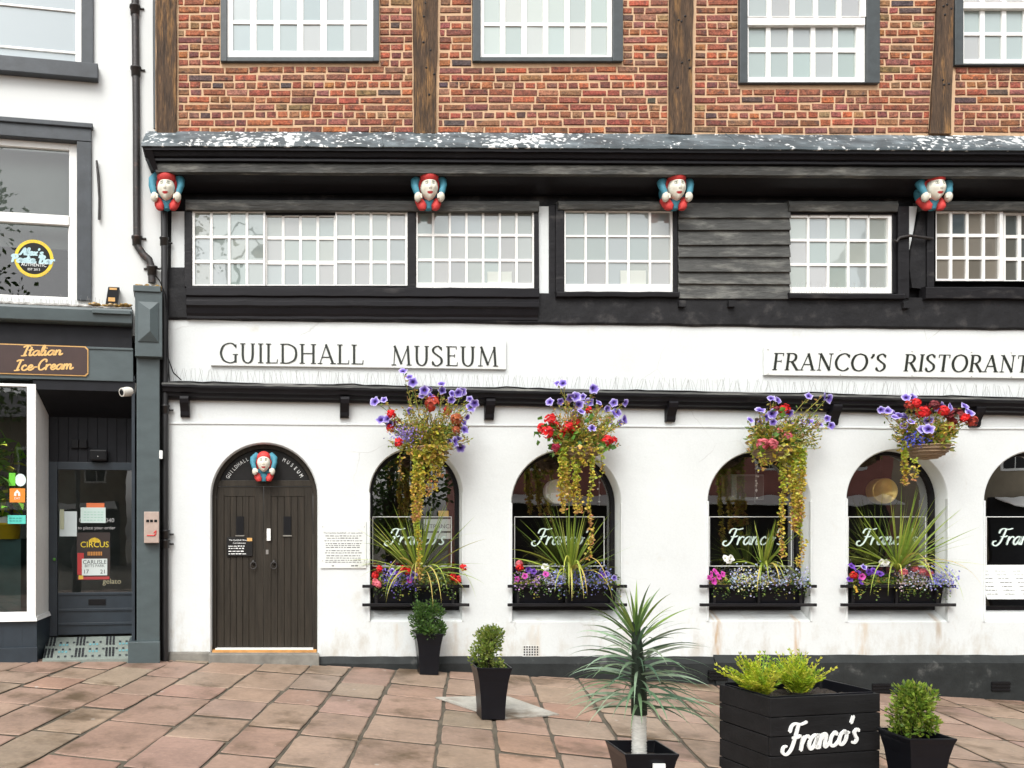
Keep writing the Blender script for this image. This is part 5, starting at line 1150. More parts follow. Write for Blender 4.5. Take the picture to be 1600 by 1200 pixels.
# ------------------------------------------------------------------ the shop on the left
shop = thing('corner_shop', 'white rendered shop building with dark blue shopfront and sash windows on the left', 'building', (0,0,0), SH)
def sbox(m, px0, px1, py0, py1, yf, yb, at=None, col=None):
    """box on the shop front: photo px corners read on the plane yf, level top and bottom, extruded back to yb"""
    a, b = SP(px0, py0, yf), SP(px1, py1, yf); r = SP(at if at is not None else (px0+px1)/2, py0, yf).z; q = SP(at if at is not None else (px0+px1)/2, py1, yf).z
    m.box(a.x, b.x, yf, yb, q, r, col)
def shop_walls():
    m = MB(); XL = -7.5; zt = 8.8
    # wall with two window openings cut out (rest is solid)
    zw = SP(100,480,0).z; wins = [(SP(128,0,0).x, SP(140,112,0).z, zt+1), (SP(121,0,0).x, SP(140,470,0).z, SP(140,219,0).z)]
    xr = wins[0][0]; lim = -2.95
    m.box(xr, 0, 0, .35, zw-.3, zt); m.box(lim-1.4, lim-.0, 0, .35, zw-.3, zt)
    m.box(lim, xr, 0, .35, wins[1][2], wins[0][1]); m.box(lim, xr, 0, .35, zw-.3, wins[1][1]); m.box(XL, lim-1.4, 0, .35, -.5, zt)
    m.build('upper_wall', 'shop_render', shop)
    q = MB(); q.face([(XL,2.4,-.5),(-.1,2.4,-.5),(-.1,2.4,zt),(XL,2.4,zt)]); q.face([(XL,.36,zw-.3),(-.1,.36,zw-.3),(-.1,2.4,zw-.3),(XL,2.4,zw-.3)]); q.face([(XL,.36,5.2),(-.1,.36,5.2),(-.1,2.4,5.2),(XL,2.4,5.2)])
    q.face([(-.05,.36,-.5),(-.05,2.4,-.5),(-.05,2.4,zt),(-.05,.36,zt)]); q.face([(XL,.36,-.5),(XL,2.4,-.5),(XL,2.4,zt),(XL,.36,zt)]); q.build('shop_interior', 'shop_room', shop)
    lim2 = lim
    for kind in (0, 1):
        l = lim2; s = MB()
        if kind == 0:                                     # second floor window: only its foot is in view
            zs0, zs1 = SP(150,124,-.08).z, SP(150,100,-.08).z; wr = SP(127,0,-.03).x
            s.box(l-.14, SP(153,100,-.09).x, -.10, .05, zs0, zs1)
            s.box(wr, SP(146,0,-.03).x, -.035, .06, zs1, zt); s.box(l-.12, l, -.035, .06, zs1, zt)
            o = s.build('window', 'surround_paint', shop, bevel=.008)
            f = MB(); y = .04; fl = SP(118,0,y).x
            f.box(fl, wr+.02, y, y+.05, zs1, zt); f.box(l, l+.06, y, y+.05, zs1, zt); f.box(l+.06, fl, y, y+.05, zs1, zs1+.07); zz = zs1+.07
            for k, h_ in enumerate((.10, .48, .52)):
                zz += h_; f.box(l+.06, fl, y+.012, y+.04, zz, zz+.022)
            f.box(l+.55, l+.57, y+.010, y+.04, zs1+.17, zt)
            f.build('sash', 'white_wood', o)
            gg = MB(); gg.face([(l+.05,y+.03,zs1+.05),(fl+.01,y+.03,zs1+.05),(fl+.01,y+.03,zt),(l+.05,y+.03,zt)], (.24,.28,.30)); gg.build('panes', 'pane', o)
            pk = MB(); pk.box(fl-.85, fl-.12, y-.05, y-.005, zs1, zs1+.045); pk.build('white_ledge', 'white_wood', o)
        else:
            z0, z1 = SP(140,470,-.03).z, SP(140,222,-.03).z; zt2 = SP(140,197,-.03).z; wr = SP(120,0,-.03).x
            s.box(wr, SP(143,300,-.03).x, -.035, .06, z0, z1); s.box(l-.14, l, -.035, .06, z0, z1); s.box(l-.14, SP(143,300,-.03).x, -.04, .06, z1, zt2); s.box(l-.16, SP(144,300,-.03).x+.01, -.065, .04, zt2-.035, zt2+.02)
            o = s.build('window', 'surround_paint', shop, bevel=.008)
            f = MB(); y = .045; fl = SP(108,0,y).x; zm0, zm1 = SP(100,352,y).z, SP(100,337,y).z
            f.box(fl, wr+.01, y, y+.06, z0, z1); f.box(l, l+.07, y, y+.06, z0, z1); f.box(l+.07, fl, y-.012, y+.05, zm0, zm1); f.box(l+.07, fl, y, y+.06, z1-.075, z1); f.box(l+.07, fl, y, y+.06, z0, z0+.05)
            f.box(fl-.015, fl, y+.03, y+.08, z0+.05, zm0)
            f.build('sash', 'white_wood', o, bevel=.005)
            for zz0, zz1 in ((zm1,z1-.075),(z0+.05,zm0)):
                gg = MB(); gg.face([(l+.07,y+.035,zz0),(fl,y+.035,zz0),(fl,y+.035,zz1),(l+.07,y+.035,zz1)]); gg.build('pane', 'shop_glass', o)
            bl = MB(); bl.box(l+.05, fl, .32, .34, zm1-.3, z1); bl.build('blind', 'blind_grey', o)
mat('blind_grey', (.30,.33,.31), .8, (2,.15))
shop_walls()
def shopfront():
    XL = -7.4
    z = lambda py, yl, px=200: SP(px, py, yl).z
    # cornice gutter, dark blind box, fascia
    m = MB(); y = -.22; x1 = SP(206,490,y).x
    m.sweep([(.0,z(480,y)+.02),(y,z(483,y)),(y-.012,z(487,y)),(y,z(505,y)),(y+.03,z(507,y)),(.0,z(507,y))], XL, x1); m.build('cornice', 'shop_blue', shop, bevel=.004)
    c = MB(); xx = XL
    c.sweep([(.0,z(479,y)+.035),(y*.5,z(479,y)+.03),(y+.01,z(481,y)),(y+.02,z(483,y)-.002),(0,z(483,y)-.002)], XL, x1-.01, 0, 0, 160, .006); c.build('cornice_top', 'lead_grit', shop)
    b = MB(); y2 = -.10; b.box(XL, SP(206,520,y2).x, y2, .05, z(545,y2), z(507,y)); b.build('blind_box', 'shop_dark', shop)
    f = MB(); y3 = -.13; f.box(XL, SP(208,560,y3).x, y3, .05, z(596,y3), z(545,y2)); f.box(XL, SP(208,560,y3).x, y3-.012, y3, z(547.5,y3), z(544,y3)); f.build('fascia', 'shop_blue', shop, bevel=.003)
    e = MB(); sbox(e, 144, 204, 484, 490, -.26, -.2); e.build('gutter_lip', 'shop_blue', shop, bevel=.004)
    # pilaster with raised pyramid panel
    p = MB(); y = -.20; gz = -.4
    def pb(l, r, t, bt, yf): p.box(SP(l,900,yf).x, SP(r,900,yf).x, yf, .05, SP(230,bt,yf).z, SP(230,t,yf).z)
    a = SP(214,800,-.16); p.box(SP(213.5,800,-.16).x, SP(249.5,800,-.16).x, -.16, .3, gz, SP(230,558,-.16).z)
    p.box(SP(200,800,-.20).x, SP(250,800,-.20).x, -.20, .3, gz, SP(230,1003,-.2).z)
    pb(211,253.5,455,557,-.24); pb(208,251,446,455.5,-.26)
    xa, xb, z1, z0 = SP(216,500,-.24).x, SP(247.5,500,-.24).x, SP(230,472,-.24).z, SP(230,534,-.24).z; cx = (xa+xb)/2; q = -.24
    V = [(xa,q,z0),(xb,q,z0),(xb,q,z1),(xa,q,z1),(cx-.0,q-.065,z0+.10),(cx,q-.065,z1-.06)]
    V = [(xa,q-.012,z0),(xb,q-.012,z0),(xb,q-.012,z1),(xa,q-.012,z1),(cx+.02,q-.06,z0+.11),(cx+.02,q-.06,z1-.10)]
    o = p.build('pilaster', 'shop_blue', shop, bevel=.006)
    k = MB(); k.idx(V, [(0,1,4),(1,2,5,4),(2,3,5),(3,0,4,5)], None, 0, False); k.box(xa,xb,q-.012,q+.004,z0,z1); k.build('diamond_panel', 'shop_blue', o)
    ms = MB(); rnd = random.Random(4)
    for _ in range(70): ms.ball((rnd.uniform(SP(212,450,-.2).x, SP(250,450,-.2).x), rnd.uniform(-.25,-.05), SP(230,446,-.26).z+rnd.uniform(-.004,.012)), (.026,.02,.014), 7, 5)
    for _ in range(60): ms.ball((SP(rnd.uniform(140,205),478,-.2).x, rnd.uniform(-.2,-.05), z(480,-.22)+.022+rnd.uniform(0,.016)), (.03,.02,.014), 7, 5)
    ms.build('moss', 'moss', shop)
    # bay window: white frame, angled return, stall riser
    w_ = MB(); y = -.12; zt, zb = z(600,y,50), z(966,y,50); xr0, xr1 = SP(42,800,y).x, SP(56,800,y).x; yr = .42; xd = SP(76,800,yr).x
    w_.box(xr0, xr1, y, y+.07, zb, zt); w_.box(XL, xr0, y+.004, y+.07, zb, zb+.07); w_.box(XL, xr0, y+.004, y+.07, zt-.03, zt)
    w_.hexa([(XL,y-.045,zb-.03),(xr1+.02,y-.045,zb-.03),(xr1+.02,y+.07,zb-.03),(XL,y+.07,zb-.03)],[(XL,y-.035,zb),(xr1+.012,y-.035,zb),(xr1+.012,y+.07,zb),(XL,y+.07,zb)])
    w_.hexa([(xr1-.01,y+.06,zb-.03),(xr1+.02,y-.02,zb-.03),(xd+.03,yr,zb-.03),(xd-.02,yr+.05,zb-.03)],[(xr1-.01,y+.06,zb+.02),(xr1+.01,y-.0,zb+.02),(xd+.01,yr,zb+.02),(xd-.02,yr+.05,zb+.02)])
    w_.hexa([(xr1-.005,y+.02,zb+.02),(xr1-.0,y+.005,zb+.02),(xd,yr,zb+.02),(xd-.03,yr,zb+.02)],[(xr1-.005,y+.02,zt),(xr1,y+.005,zt),(xd,yr,zt),(xd-.03,yr,zt)])
    o = w_.build('shop_window', 'white_wood', shop, bevel=.006)
    gl = MB(); gl.face([(XL,y+.04,zb+.07),(xr0,y+.04,zb+.07),(xr0,y+.04,zt),(XL,y+.04,zt)]); gl.build('pane', 'shop_glass', o)
    rs = MB(); rs.hexa([(XL,y,-.4),(xr1+.01,y,-.4),(xd+.01,yr,-.4),(XL,yr,-.4)],[(XL,y,zb-.03),(xr1+.01,y,zb-.03),(xd+.01,yr,zb-.03),(XL,yr,zb-.03)])
    for px in (-60,-28,4,34): x_ = SP(px,1000,y).x; rs.box(x_-.003, x_+.003, y-.003, y, -.4, zb-.04)
    rs.box(XL, xr1+.02, y-.035, y, -.4, z(1012,y-.03,40)); rs.build('stall_riser', 'shop_blue_panel', shop, bevel=.004)
    # recess over the door: dark soffit, boarded panel, frame and door
    d = .45; xR = SP(206,800,-.16).x; xL = SP(76,800,d).x
    s = MB(); s.hexa([(xr1-.03,y+.01,z(608,y,60)),(xR+.03,y+.01,z(608,y,60)),(xR+.03,d,z(652,d,120)),(xL-.05,d,z(652,d,120))],[(xr1-.03,y+.01,z(590,y,60)),(xR+.03,y+.01,z(590,y,60)),(xR+.03,d,z(590,d,120)),(xL-.05,d,z(590,d,120))]); s.build('recess_soffit', 'shop_dark', shop)
    p = MB(); zt, z0 = z(650,d,120), z(722,d,120); n = 11; wb = (xR+.25-xL)/n
    for k in range(n): p.box(xL+k*wb+.003, xL+(k+1)*wb-.003, d, d+.03, z0, zt)
    p.box(xL, xR+.25, d+.012, d+.04, z0, zt); p.build('boarded_panel', 'shop_dark', shop, bevel=.003)
    sd_ = MB(); sd_.box(xR-.005, xR+.03, -.1, d, -.3, zt+.4); sd_.build('recess_side', 'shop_blue_panel', shop)
    f = MB(); zb2 = z(993,d,120); xd0, xd1 = SP(90,800,d).x, SP(206,800,d).x+.25
    f.box(xL, xd0, d-.02, d+.06, zb2, z0); f.box(xd0, xd1, d-.02, d+.06, z(734,d,120), z0); dr = f.build('shop_door', 'shop_blue_panel', shop, bevel=.004)
    lf = MB(); lf.box(xd0+.004, xd1, d, d+.05, zb2+.01, z(926,d,120)); lf.box(xd0+.004, xd1, d-.014, d, z(955,d,120), z(951,d,120)); lf.box(xd0+.004, xd1, d-.014, d, z(977,d,120), z(973,d,120)); lf.box(xd0+.004, xd1, d-.012, d, z(930,d,120), z(926,d,120)); lf.build('kick_panel', 'shop_blue_panel', dr, bevel=.003)
    gl = MB(); gl.face([(xd0,d+.02,z(928,d,120)),(xd1,d+.02,z(928,d,120)),(xd1,d+.02,z(734,d,120)),(xd0,d+.02,z(734,d,120))]); gl.build('door_pane', 'shop_glass', dr)
    lt = MB(); sbox(lt, 138, 165, 936, 945, d-.012, d+.01); lt.build('letter_slot', 'black_plastic', dr, bevel=.003)
    kn = MB(); c = SP(85,874,d-.04); kn.ball(c, .02, 10, 8, (.08,.25,.04)); kn.build('door_button', 'paint_flat', dr)
    # patterned tile step
    t = MB(); za = z(995,d,120); a = SP(74,995,d-.02); b_ = SP(206,995,d-.02); yf = -.13; zf = SP(120,1031,yf).z
    xa0, xa1 = SP(66,1031,yf).x, SP(206,1031,yf).x
    t.hexa([(xa0,yf,-.4),(xa1,yf,-.4),(b_.x,d-.02,-.4),(a.x,d-.02,-.4)],[(xa0,yf,zf),(xa1,yf,zf),(b_.x,d-.02,za),(a.x,d-.02,za)], (.20,.23,.205))
    N_, M_ = 26, 10; pt = lambda u, v: Vector((xa0+(xa1-xa0)*u, yf, zf)).lerp(Vector((a.x+(b_.x-a.x)*u, d-.02, za)), v)+Vector((0,0,.004))
    for i in range(N_):
        for j in range(1, M_):
            k = i % 9
            cl = None
            if k in (0,1,2): cl = (.02,.022,.025) if j % 5 else None
            elif k in (4,5,6) and j in (3,6): cl = (.12,.30,.33)
            elif j % 3 == 1: cl = (.03,.035,.04) if (i+j) % 2 else None
            e_ = .98 if k < 3 else .8
            if cl: t.face([pt(i/N_+.003,j/M_+.004), pt((i+.74)/N_,j/M_+.004), pt((i+.74)/N_,(j+e_)/M_), pt(i/N_+.003,(j+e_)/M_)], cl)
    t.build('tiled_step', 'tile', shop)
mat('tile', attr=True, rough=.45, noise=(20,.2)); mat('lead_grit', (.30,.29,.27), .9, (20,.5), (40,1,.02), second=((.65,.64,.6), 14, .55, .65))
shopfront()
def shop_things():
    # brown sign
    y = -.145; a, b = SP(-90,587,y), SP(138,587,y); z0, z1 = SP(69,586,y).z, SP(69,539,y).z; ch = .03
    o = thing('ice_cream_sign', 'dark brown sign lettered Italian Ice-Cream in gold script on the shop fascia', 'sign', (b.x-.8, y, z0), SH)
    def cham(i, yf): 
        x0, x1, p, q = a.x+i, b.x-i, z0+i, z1-i
        return [(x0,p),(x1-ch,p),(x1,p+ch),(x1,q-ch),(x1-ch,q),(x0,q)]
    m = MB(); m.prism(cham(0,0), y, y+.016); m.build('board', 'gold', o)
    m = MB(); m.prism(cham(.012,0), y-.004, y); m.build('panel', 'sign_brown', o)
    m = MB(); A, B = SP(35,556,y-.004), SP(24,579,y-.004); yy = y-.004
    sc_ = 1/135
    script(Pen(m, lambda u, v, d: (A.x+u, yy+d, A.z+v), .002), 'Italian', 58*sc_, 7.5*sc_, .018, .25, .06)
    script(Pen(m, lambda u, v, d: (B.x+u, yy+d, B.z+v), .002), 'Ice-Cream', 84*sc_, 8*sc_, .018, .25, .06)
    m.build('lettering', 'gold_bright', o)
    # round yellow sticker
    y = .075; c = SP(53,404,y); k = 1/(F/(D+SHY-.3)); o = thing('round_window_sticker', "round yellow Alex's Pasta Bar sticker on the lower sash pane", 'sticker', c-Vector((0,0,33*k)), SH)
    r1, r0 = 30*k, 25*k; m = MB(); n = 48
    ring = lambda r, d: [(c.x+r*math.cos(i*2*math.pi/n), y+d, c.z+r*math.sin(i*2*math.pi/n)) for i in range(n)]
    m.idx(ring(r1,0)+ring(r0,0), [(i,(i+1)%n,n+(i+1)%n,n+i) for i in range(n)], None, 0, False); m.build('yellow_ring', 'sticker_yellow', o)
    m = MB(); m.face(ring(r0,.0005)); m.build('dark_disc', 'door_black', o)
    m = MB(); q = y-.002
    script(Pen(m, lambda u, v, d: (c.x-22*k+u, q+d, c.z+5*k+v), .001), "Alex's", 36*k, 5.5*k, .020, .2)
    script(Pen(m, lambda u, v, d: (c.x-35*k+u, q+d, c.z-7*k+v), .001), "Pasta Bar", 66*k, 6*k, .024, .2)
    m.build('script_lettering', 'sticker_blue', o)
    m = MB(); m.text('AUTHENTIC', lambda v: (c.x+v.x, q-.003-v.z*.2, c.z-12.5*k+v.y), 7*k); m.text('EST 2013', lambda v: (c.x+v.x, q-.003-v.z*.2, c.z-19*k+v.y), 5*k); m.build('small_lettering', 'letter_white', o)
    m = MB()
    for txt, a0, a1, fl in (('ITALIAN',125,55,0),('ITALIAN FOOD',222,318,1)):
        for i, chh in enumerate(txt):
            an = R(a0+(a1-a0)*i/(len(txt)-1)); cc, ss = math.cos(an), math.sin(an); rr = (r0+r1)/2+(-.014 if not fl else .014)
            ux, uz, vx, vz = (ss,-cc,cc,ss) if not fl else (-ss,cc,-cc,-ss)
            m.text(chh, lambda v: (c.x+rr*cc+ux*v.x+vx*v.y, q-v.z*.2, c.z+rr*ss+uz*v.x+vz*v.y), 4.6*k)
    m.build('ring_lettering', 'gold', o)
    # iron bar on the wall
    m = MB(); m.tube([SP(151,251,-.03), SP(153.5,275,-.035), SP(155.5,310,-.03), SP(155,343,-.03)], [.012,.016,.014,.016], 8); tag(m.build('wall_tie', 'cast_iron', frame=SH), 'long thin iron bar fixed on the white shop wall', 'iron bar')
    # ashtray box on the pilaster
    y = -.24; o = thing('cigarette_bin', 'small bronze cigarette bin on the dark blue pilaster', 'bin', SP(236,848,y), SH); m = MB(); sbox(m, 225, 248.5, 799.5, 848.5, y, -.158); m.build('box', 'bin_metal', o, bevel=.006)
    for l in (228.5,234.5,241): m = MB(); sbox(m, l, l+4.5, 812, 816, y-.003, y+.01); m.build('slot', 'black_plastic', o)
    m = MB(); sbox(m, 229.5, 243, 836, 837.6, y-.003, y+.001); P = [SP(242,837.5,y-.003), SP(243.6,829,y-.003)]; m.tube([SP(229.5,836.5,y-.003),SP(240,837,y-.003),SP(243.5,834,y-.003),SP(243.8,829,y-.003)], .006, 6); m.tube([SP(240,833,y-.003),SP(243.8,829,y-.003)], .005, 6); m.build('red_arrow', 'sticker_red', o)
    # cctv dome
    y = -.05; o = thing('security_camera', 'white bullet security camera under the shop fascia', 'camera', SP(203,620,y), SH)
    a, b = SP(207,611,y), SP(190,613,y-.10); m = MB(); m.tube([a, a.lerp(b,.5), b], [.055,.055,.05], 16); m.build('housing', 'cream_plastic', o)
    m = MB(); dd = (b-a).normalized(); m.tube([b, b+dd*.008], [.036,.03], 14); m.build('lens', 'black_plastic', o)
    m = MB(); m.tube([a+Vector((.02,.02,.0)), a+Vector((.03,.04,.09))], .02, 10); m.build('bracket', 'cream_plastic', o)
    # spotlight boxes over the door
    y = .40; o = thing('door_speaker', 'small black box with a cable over the shop door', 'speaker', SP(154,722,y), SH); m = MB(); sbox(m, 140, 168, 702, 720, y-.06, .45); m.build('casing', 'black_plastic', o, bevel=.02)
    m = MB(); m.ball(SP(153,713,y-.065), .006, 8, 6); m.build('indicator', 'letter_white', o)
    m = MB(); m.tube([SP(134,697,.43), SP(142,699,.43), SP(148,704,.42)], .005, 6); m.build('cable', 'black_plastic', o)
    m = MB(); sbox(m, 111, 122.5, 686, 700, .41, .45); sbox(m, 123.5, 135.5, 686, 700, .41, .45); tag(m.build('socket_box', 'black_plastic', frame=SH, bevel=.004), 'black twin socket box on the boards above the shop door', 'socket')
    # posters and notices on the door glass
    y = .455
    def sheet(name, label, l, r, t, b, colr, cat='notice', yo=0):
        q = MB(); sbox(q, l, r, t, b, y-.006+yo, y+yo, None, colr); return tag(q.build(name, 'paint_flat', frame=SH), label, cat)
    sheet('notice', 'white sheet of paper at the left of the shop door glass', 93, 120, 799, 838, (.55,.62,.62))
    sheet('card_strip', 'narrow strip of payment stickers on the left paper of the shop door', 93.5, 100, 796, 827, (.42,.44,.3), 'sticker', -.008)
    sheet('notice', 'pale green handwritten sheet in the middle of the shop door glass', 126, 165, 793, 817, (.52,.64,.60), 'notice', -.004)
    sheet('orange_sticker', 'orange sticker peeping over the pale green sheet on the shop door', 135, 163, 786, 795, (.6,.15,.05), 'sticker')
    m = MB(); rnd = random.Random(2)
    for i in range(4):
        c0 = SP(145,800+4.2*i,y-.012); 
        for j in range(6): 
            xx = c0.x-.11+.04*j+rnd.random()*.008; m.box(xx, xx+.026, y-.013, y-.0125, c0.z-.004, c0.z+.003, (.25,.5,.4))
    tag(m.build('handwriting', 'paint_flat', frame=SH), 'green handwriting on the pale sheet in the shop door', 'writing')
    m = MB(); m.text('01228 514040', lambda v: (SP(151,814,y).x+v.x, y-.002-v.z*.3, SP(151,816,y).z+v.y), .072, 0, (.35,.36,.36)); m.text('to place your order', lambda v: (SP(151,826,y).x+v.x, y-.002-v.z*.3, SP(151,827,y).z+v.y), .055, 0, (.4,.4,.4)); m.text('gelato', lambda v: (SP(175,912,y).x+v.x, y-.002-v.z*.3, SP(175,912,y).z+v.y), .09, 0, (.3,.28,.18))
    tag(m.build('glass_lettering', 'paint_flat', frame=SH), 'grey order line lettering on the shop door glass', 'lettering')
    o = thing('circus_poster', 'dark circus poster with yellow heading and a white dates panel on the shop door', 'poster', SP(144,907,y), SH)
    m = MB(); sbox(m, 120, 172, 832, 906, y-.006, y-.001, None, (.025,.016,.014)); m.build('sheet', 'paint_flat', o)
    m = MB(); sbox(m, 128, 167.5, 873, 899, y-.009, y-.006, None, (.58,.64,.62)); m.build('date_panel', 'paint_flat', o)
    m = MB(); sbox(m, 121, 131, 864, 898, y-.008, y-.006, None, (.4,.03,.03)); sbox(m, 122, 171, 901, 905.5, y-.008, y-.006, None, (.35,.04,.04)); sbox(m, 123, 130, 899, 905, y-.0085, y-.006, None, (.6,.4,.05)); m.build('red_artwork', 'paint_flat', o)
    m = MB(); rnd = random.Random(1)
    m.text('CIRCUS', lambda v: (SP(148,855,y).x+v.x, y-.010-v.z*.3, SP(148,855,y).z+v.y), .098, 0, (.66,.5,.03)); 
    for i in range(9): m.box(SP(139+2*i,846,y).x, SP(140.5+2*i,846,y).x, y-.010, y-.008, SP(140,847,y).z, SP(140,843.5-3.5*math.sin(math.pi*i/8),y).z, (.66,.45,.03))
    m.text('CARLISLE', lambda v: (SP(148,881,y).x+v.x, y-.010-v.z*.3, SP(148,881,y).z+v.y), .067, 0, (.02,.03,.03)); m.text('BITTS PARK', lambda v: (SP(148,886,y).x+v.x, y-.010-v.z*.3, SP(148,886,y).z+v.y), .045, 0, (.04,.06,.06))
    m.text('17', lambda v: (SP(134.5,896,y).x+v.x, y-.010-v.z*.3, SP(135,896,y).z+v.y), .068, 0, (.02,.03,.03)); m.text('21', lambda v: (SP(161,896,y).x+v.x, y-.010-v.z*.3, SP(161,896,y).z+v.y), .068, 0, (.02,.03,.03))
    for i in range(9): m.box(SP(137+2.6*i,868,y).x, SP(138.6+2.6*i,868,y).x, y-.010, y-.008, SP(140,868,y).z, SP(140,862,y).z, (.5,.22,.05))
    m.build('lettering', 'paint_flat', o)
    # stickers and display in the shop window
    yw = -.086
    def stick(name, label, l, r, t, b, colr):
        q = MB(); sbox(q, l, r, t, b, yw-.003, yw, None, colr); return q, label, name
    q, lb, nm = stick('green_sticker', 'small green and white sticker highest on the shop window', 14, 24, 739, 759, (.12,.5,.03)); c = SP(32,750,yw); n = 30; rr = 8.5/S(-.7); q.face([(c.x+rr*math.cos(i*2*math.pi/n), yw-.001, c.z+rr*1.2*math.sin(i*2*math.pi/n)) for i in range(n)], (.6,.72,.70)); tag(q.build(nm, 'paint_flat', frame=SH), lb, 'sticker')
    q, lb, nm = stick('orange_house_sticker', 'square orange sticker with a white house shape on the shop window', 15, 39, 763, 785, (.72,.22,.02)); c = SP(27,772,yw); q.prism([(c.x-.035,c.z-.02),(c.x+.035,c.z-.02),(c.x+.03,c.z+.015),(c.x,c.z+.05),(c.x-.03,c.z+.015)], yw-.005, yw-.003, (.8,.75,.7)); q.box(c.x-.008,c.x+.008,yw-.0065,yw-.0055,c.z-.02,c.z+.012,(.72,.22,.02)); q.text('EAT', lambda v: (c.x+v.x, yw-.005-v.z*.3, c.z-.06+v.y), .035, 0, (.8,.75,.7)); tag(q.build(nm, 'paint_flat', frame=SH), lb, 'sticker')
    q, lb, nm = stick('teal_sticker', 'teal rectangular sticker lowest on the shop window', 12, 40, 805, 818.5, (.08,.50,.42)); c0 = SP(14,812,yw)
    for i in range(2):
        for j in range(4): q.box(c0.x+.005+.035*j, c0.x+.03+.035*j, yw-.005, yw-.003, c0.z+.012-.03*i, c0.z+.022-.03*i, (.03,.25,.22))
    tag(q.build(nm, 'paint_flat', frame=SH), lb, 'sticker')
    yd = .03
    o = thing('display_plant', 'leafy green and yellow plant inside the shop window', 'plant', SP(18,818,yd), SH); f = MB(); rng = random.Random(5); random.seed(5); b0 = SP(18,815,yd)
    for k in range(85):
        c = SP(rng.uniform(-15,30), rng.uniform(690,805), yd); c.y += rng.uniform(-.05,.12); f.blade(c, Vector((rng.gauss(0,1), rng.gauss(0,.5)-.3, rng.gauss(.1,.6))), rng.uniform(.16,.26), .10, .6, vary(rng.choice([(.24,.55,.03),(.16,.42,.03),(.62,.66,.08),(.08,.24,.02)]),.2), 6)
    f.build('leaves', 'leaf', o); st = MB(); st.tube([b0, SP(16,760,yd), SP(20,700,yd)], .02, 8); st.build('stem', 'bark', o)
    o = thing('yellow_tub', 'yellow tub standing inside the shop window', 'tub', SP(12,845,.1), SH); m = MB(); c = SP(12,842,.1); m.lathe([(.001,0),(.13,0),(.14,.16),(.15,.16),(.15,.185),(.135,.185),(.13,.17)], c, 28); m.build('tub', 'sticker_yellow', o); m = MB(); m.lathe([(.14,.185),(.10,.24),(.03,.26),(.001,.26)], c, 24); m.build('lid', 'letter_white', o)
    m = MB(); q0, q1 = SP(-60,960,.1), SP(34,960,.1); m.box(q0.x, q1.x, .05, .5, SP(20,965,.1).z, c.z); tag(m.build('display_counter', 'window_blue_green', frame=SH, bevel=.006), 'dark blue green display counter inside the shop window', 'counter')
    # small lantern on the cornice
    o = thing('cornice_lantern', 'small black and gold lantern box sitting on the shop cornice', 'lantern', SP(175,474,-.08), SH); m = MB(); a_, b_ = SP(165,475,-.08), SP(187,475,-.08); zt = SP(177,449,-.08).z; z0 = SP(177,476,-.08).z
    m.hexa([(a_.x,-.1,z0),(b_.x-.03,-.1,z0),(b_.x-.03,-.0,z0),(a_.x,-.0,z0)],[(a_.x+.03,-.1,zt),(b_.x,-.1,zt),(b_.x,0,zt),(a_.x+.03,0,zt)]); m.build('case', 'black_plastic', o, bevel=.006)
    m = MB(); m.box(a_.x+.045, b_.x-.03, -.104, -.1, zt-.035, zt-.012); m.box(a_.x+.03, b_.x-.05, -.104, -.1, z0+.03, z0+.075); m.build('gilt_trim', 'gold', o)
mat('gold_bright', (.72,.45,.16), .4); mat('sticker_yellow', (.70,.52,.02), .5); mat('sticker_blue', (.42,.60,.64), .5); mat('sticker_red', (.6,.03,.03), .5)
shop_things()

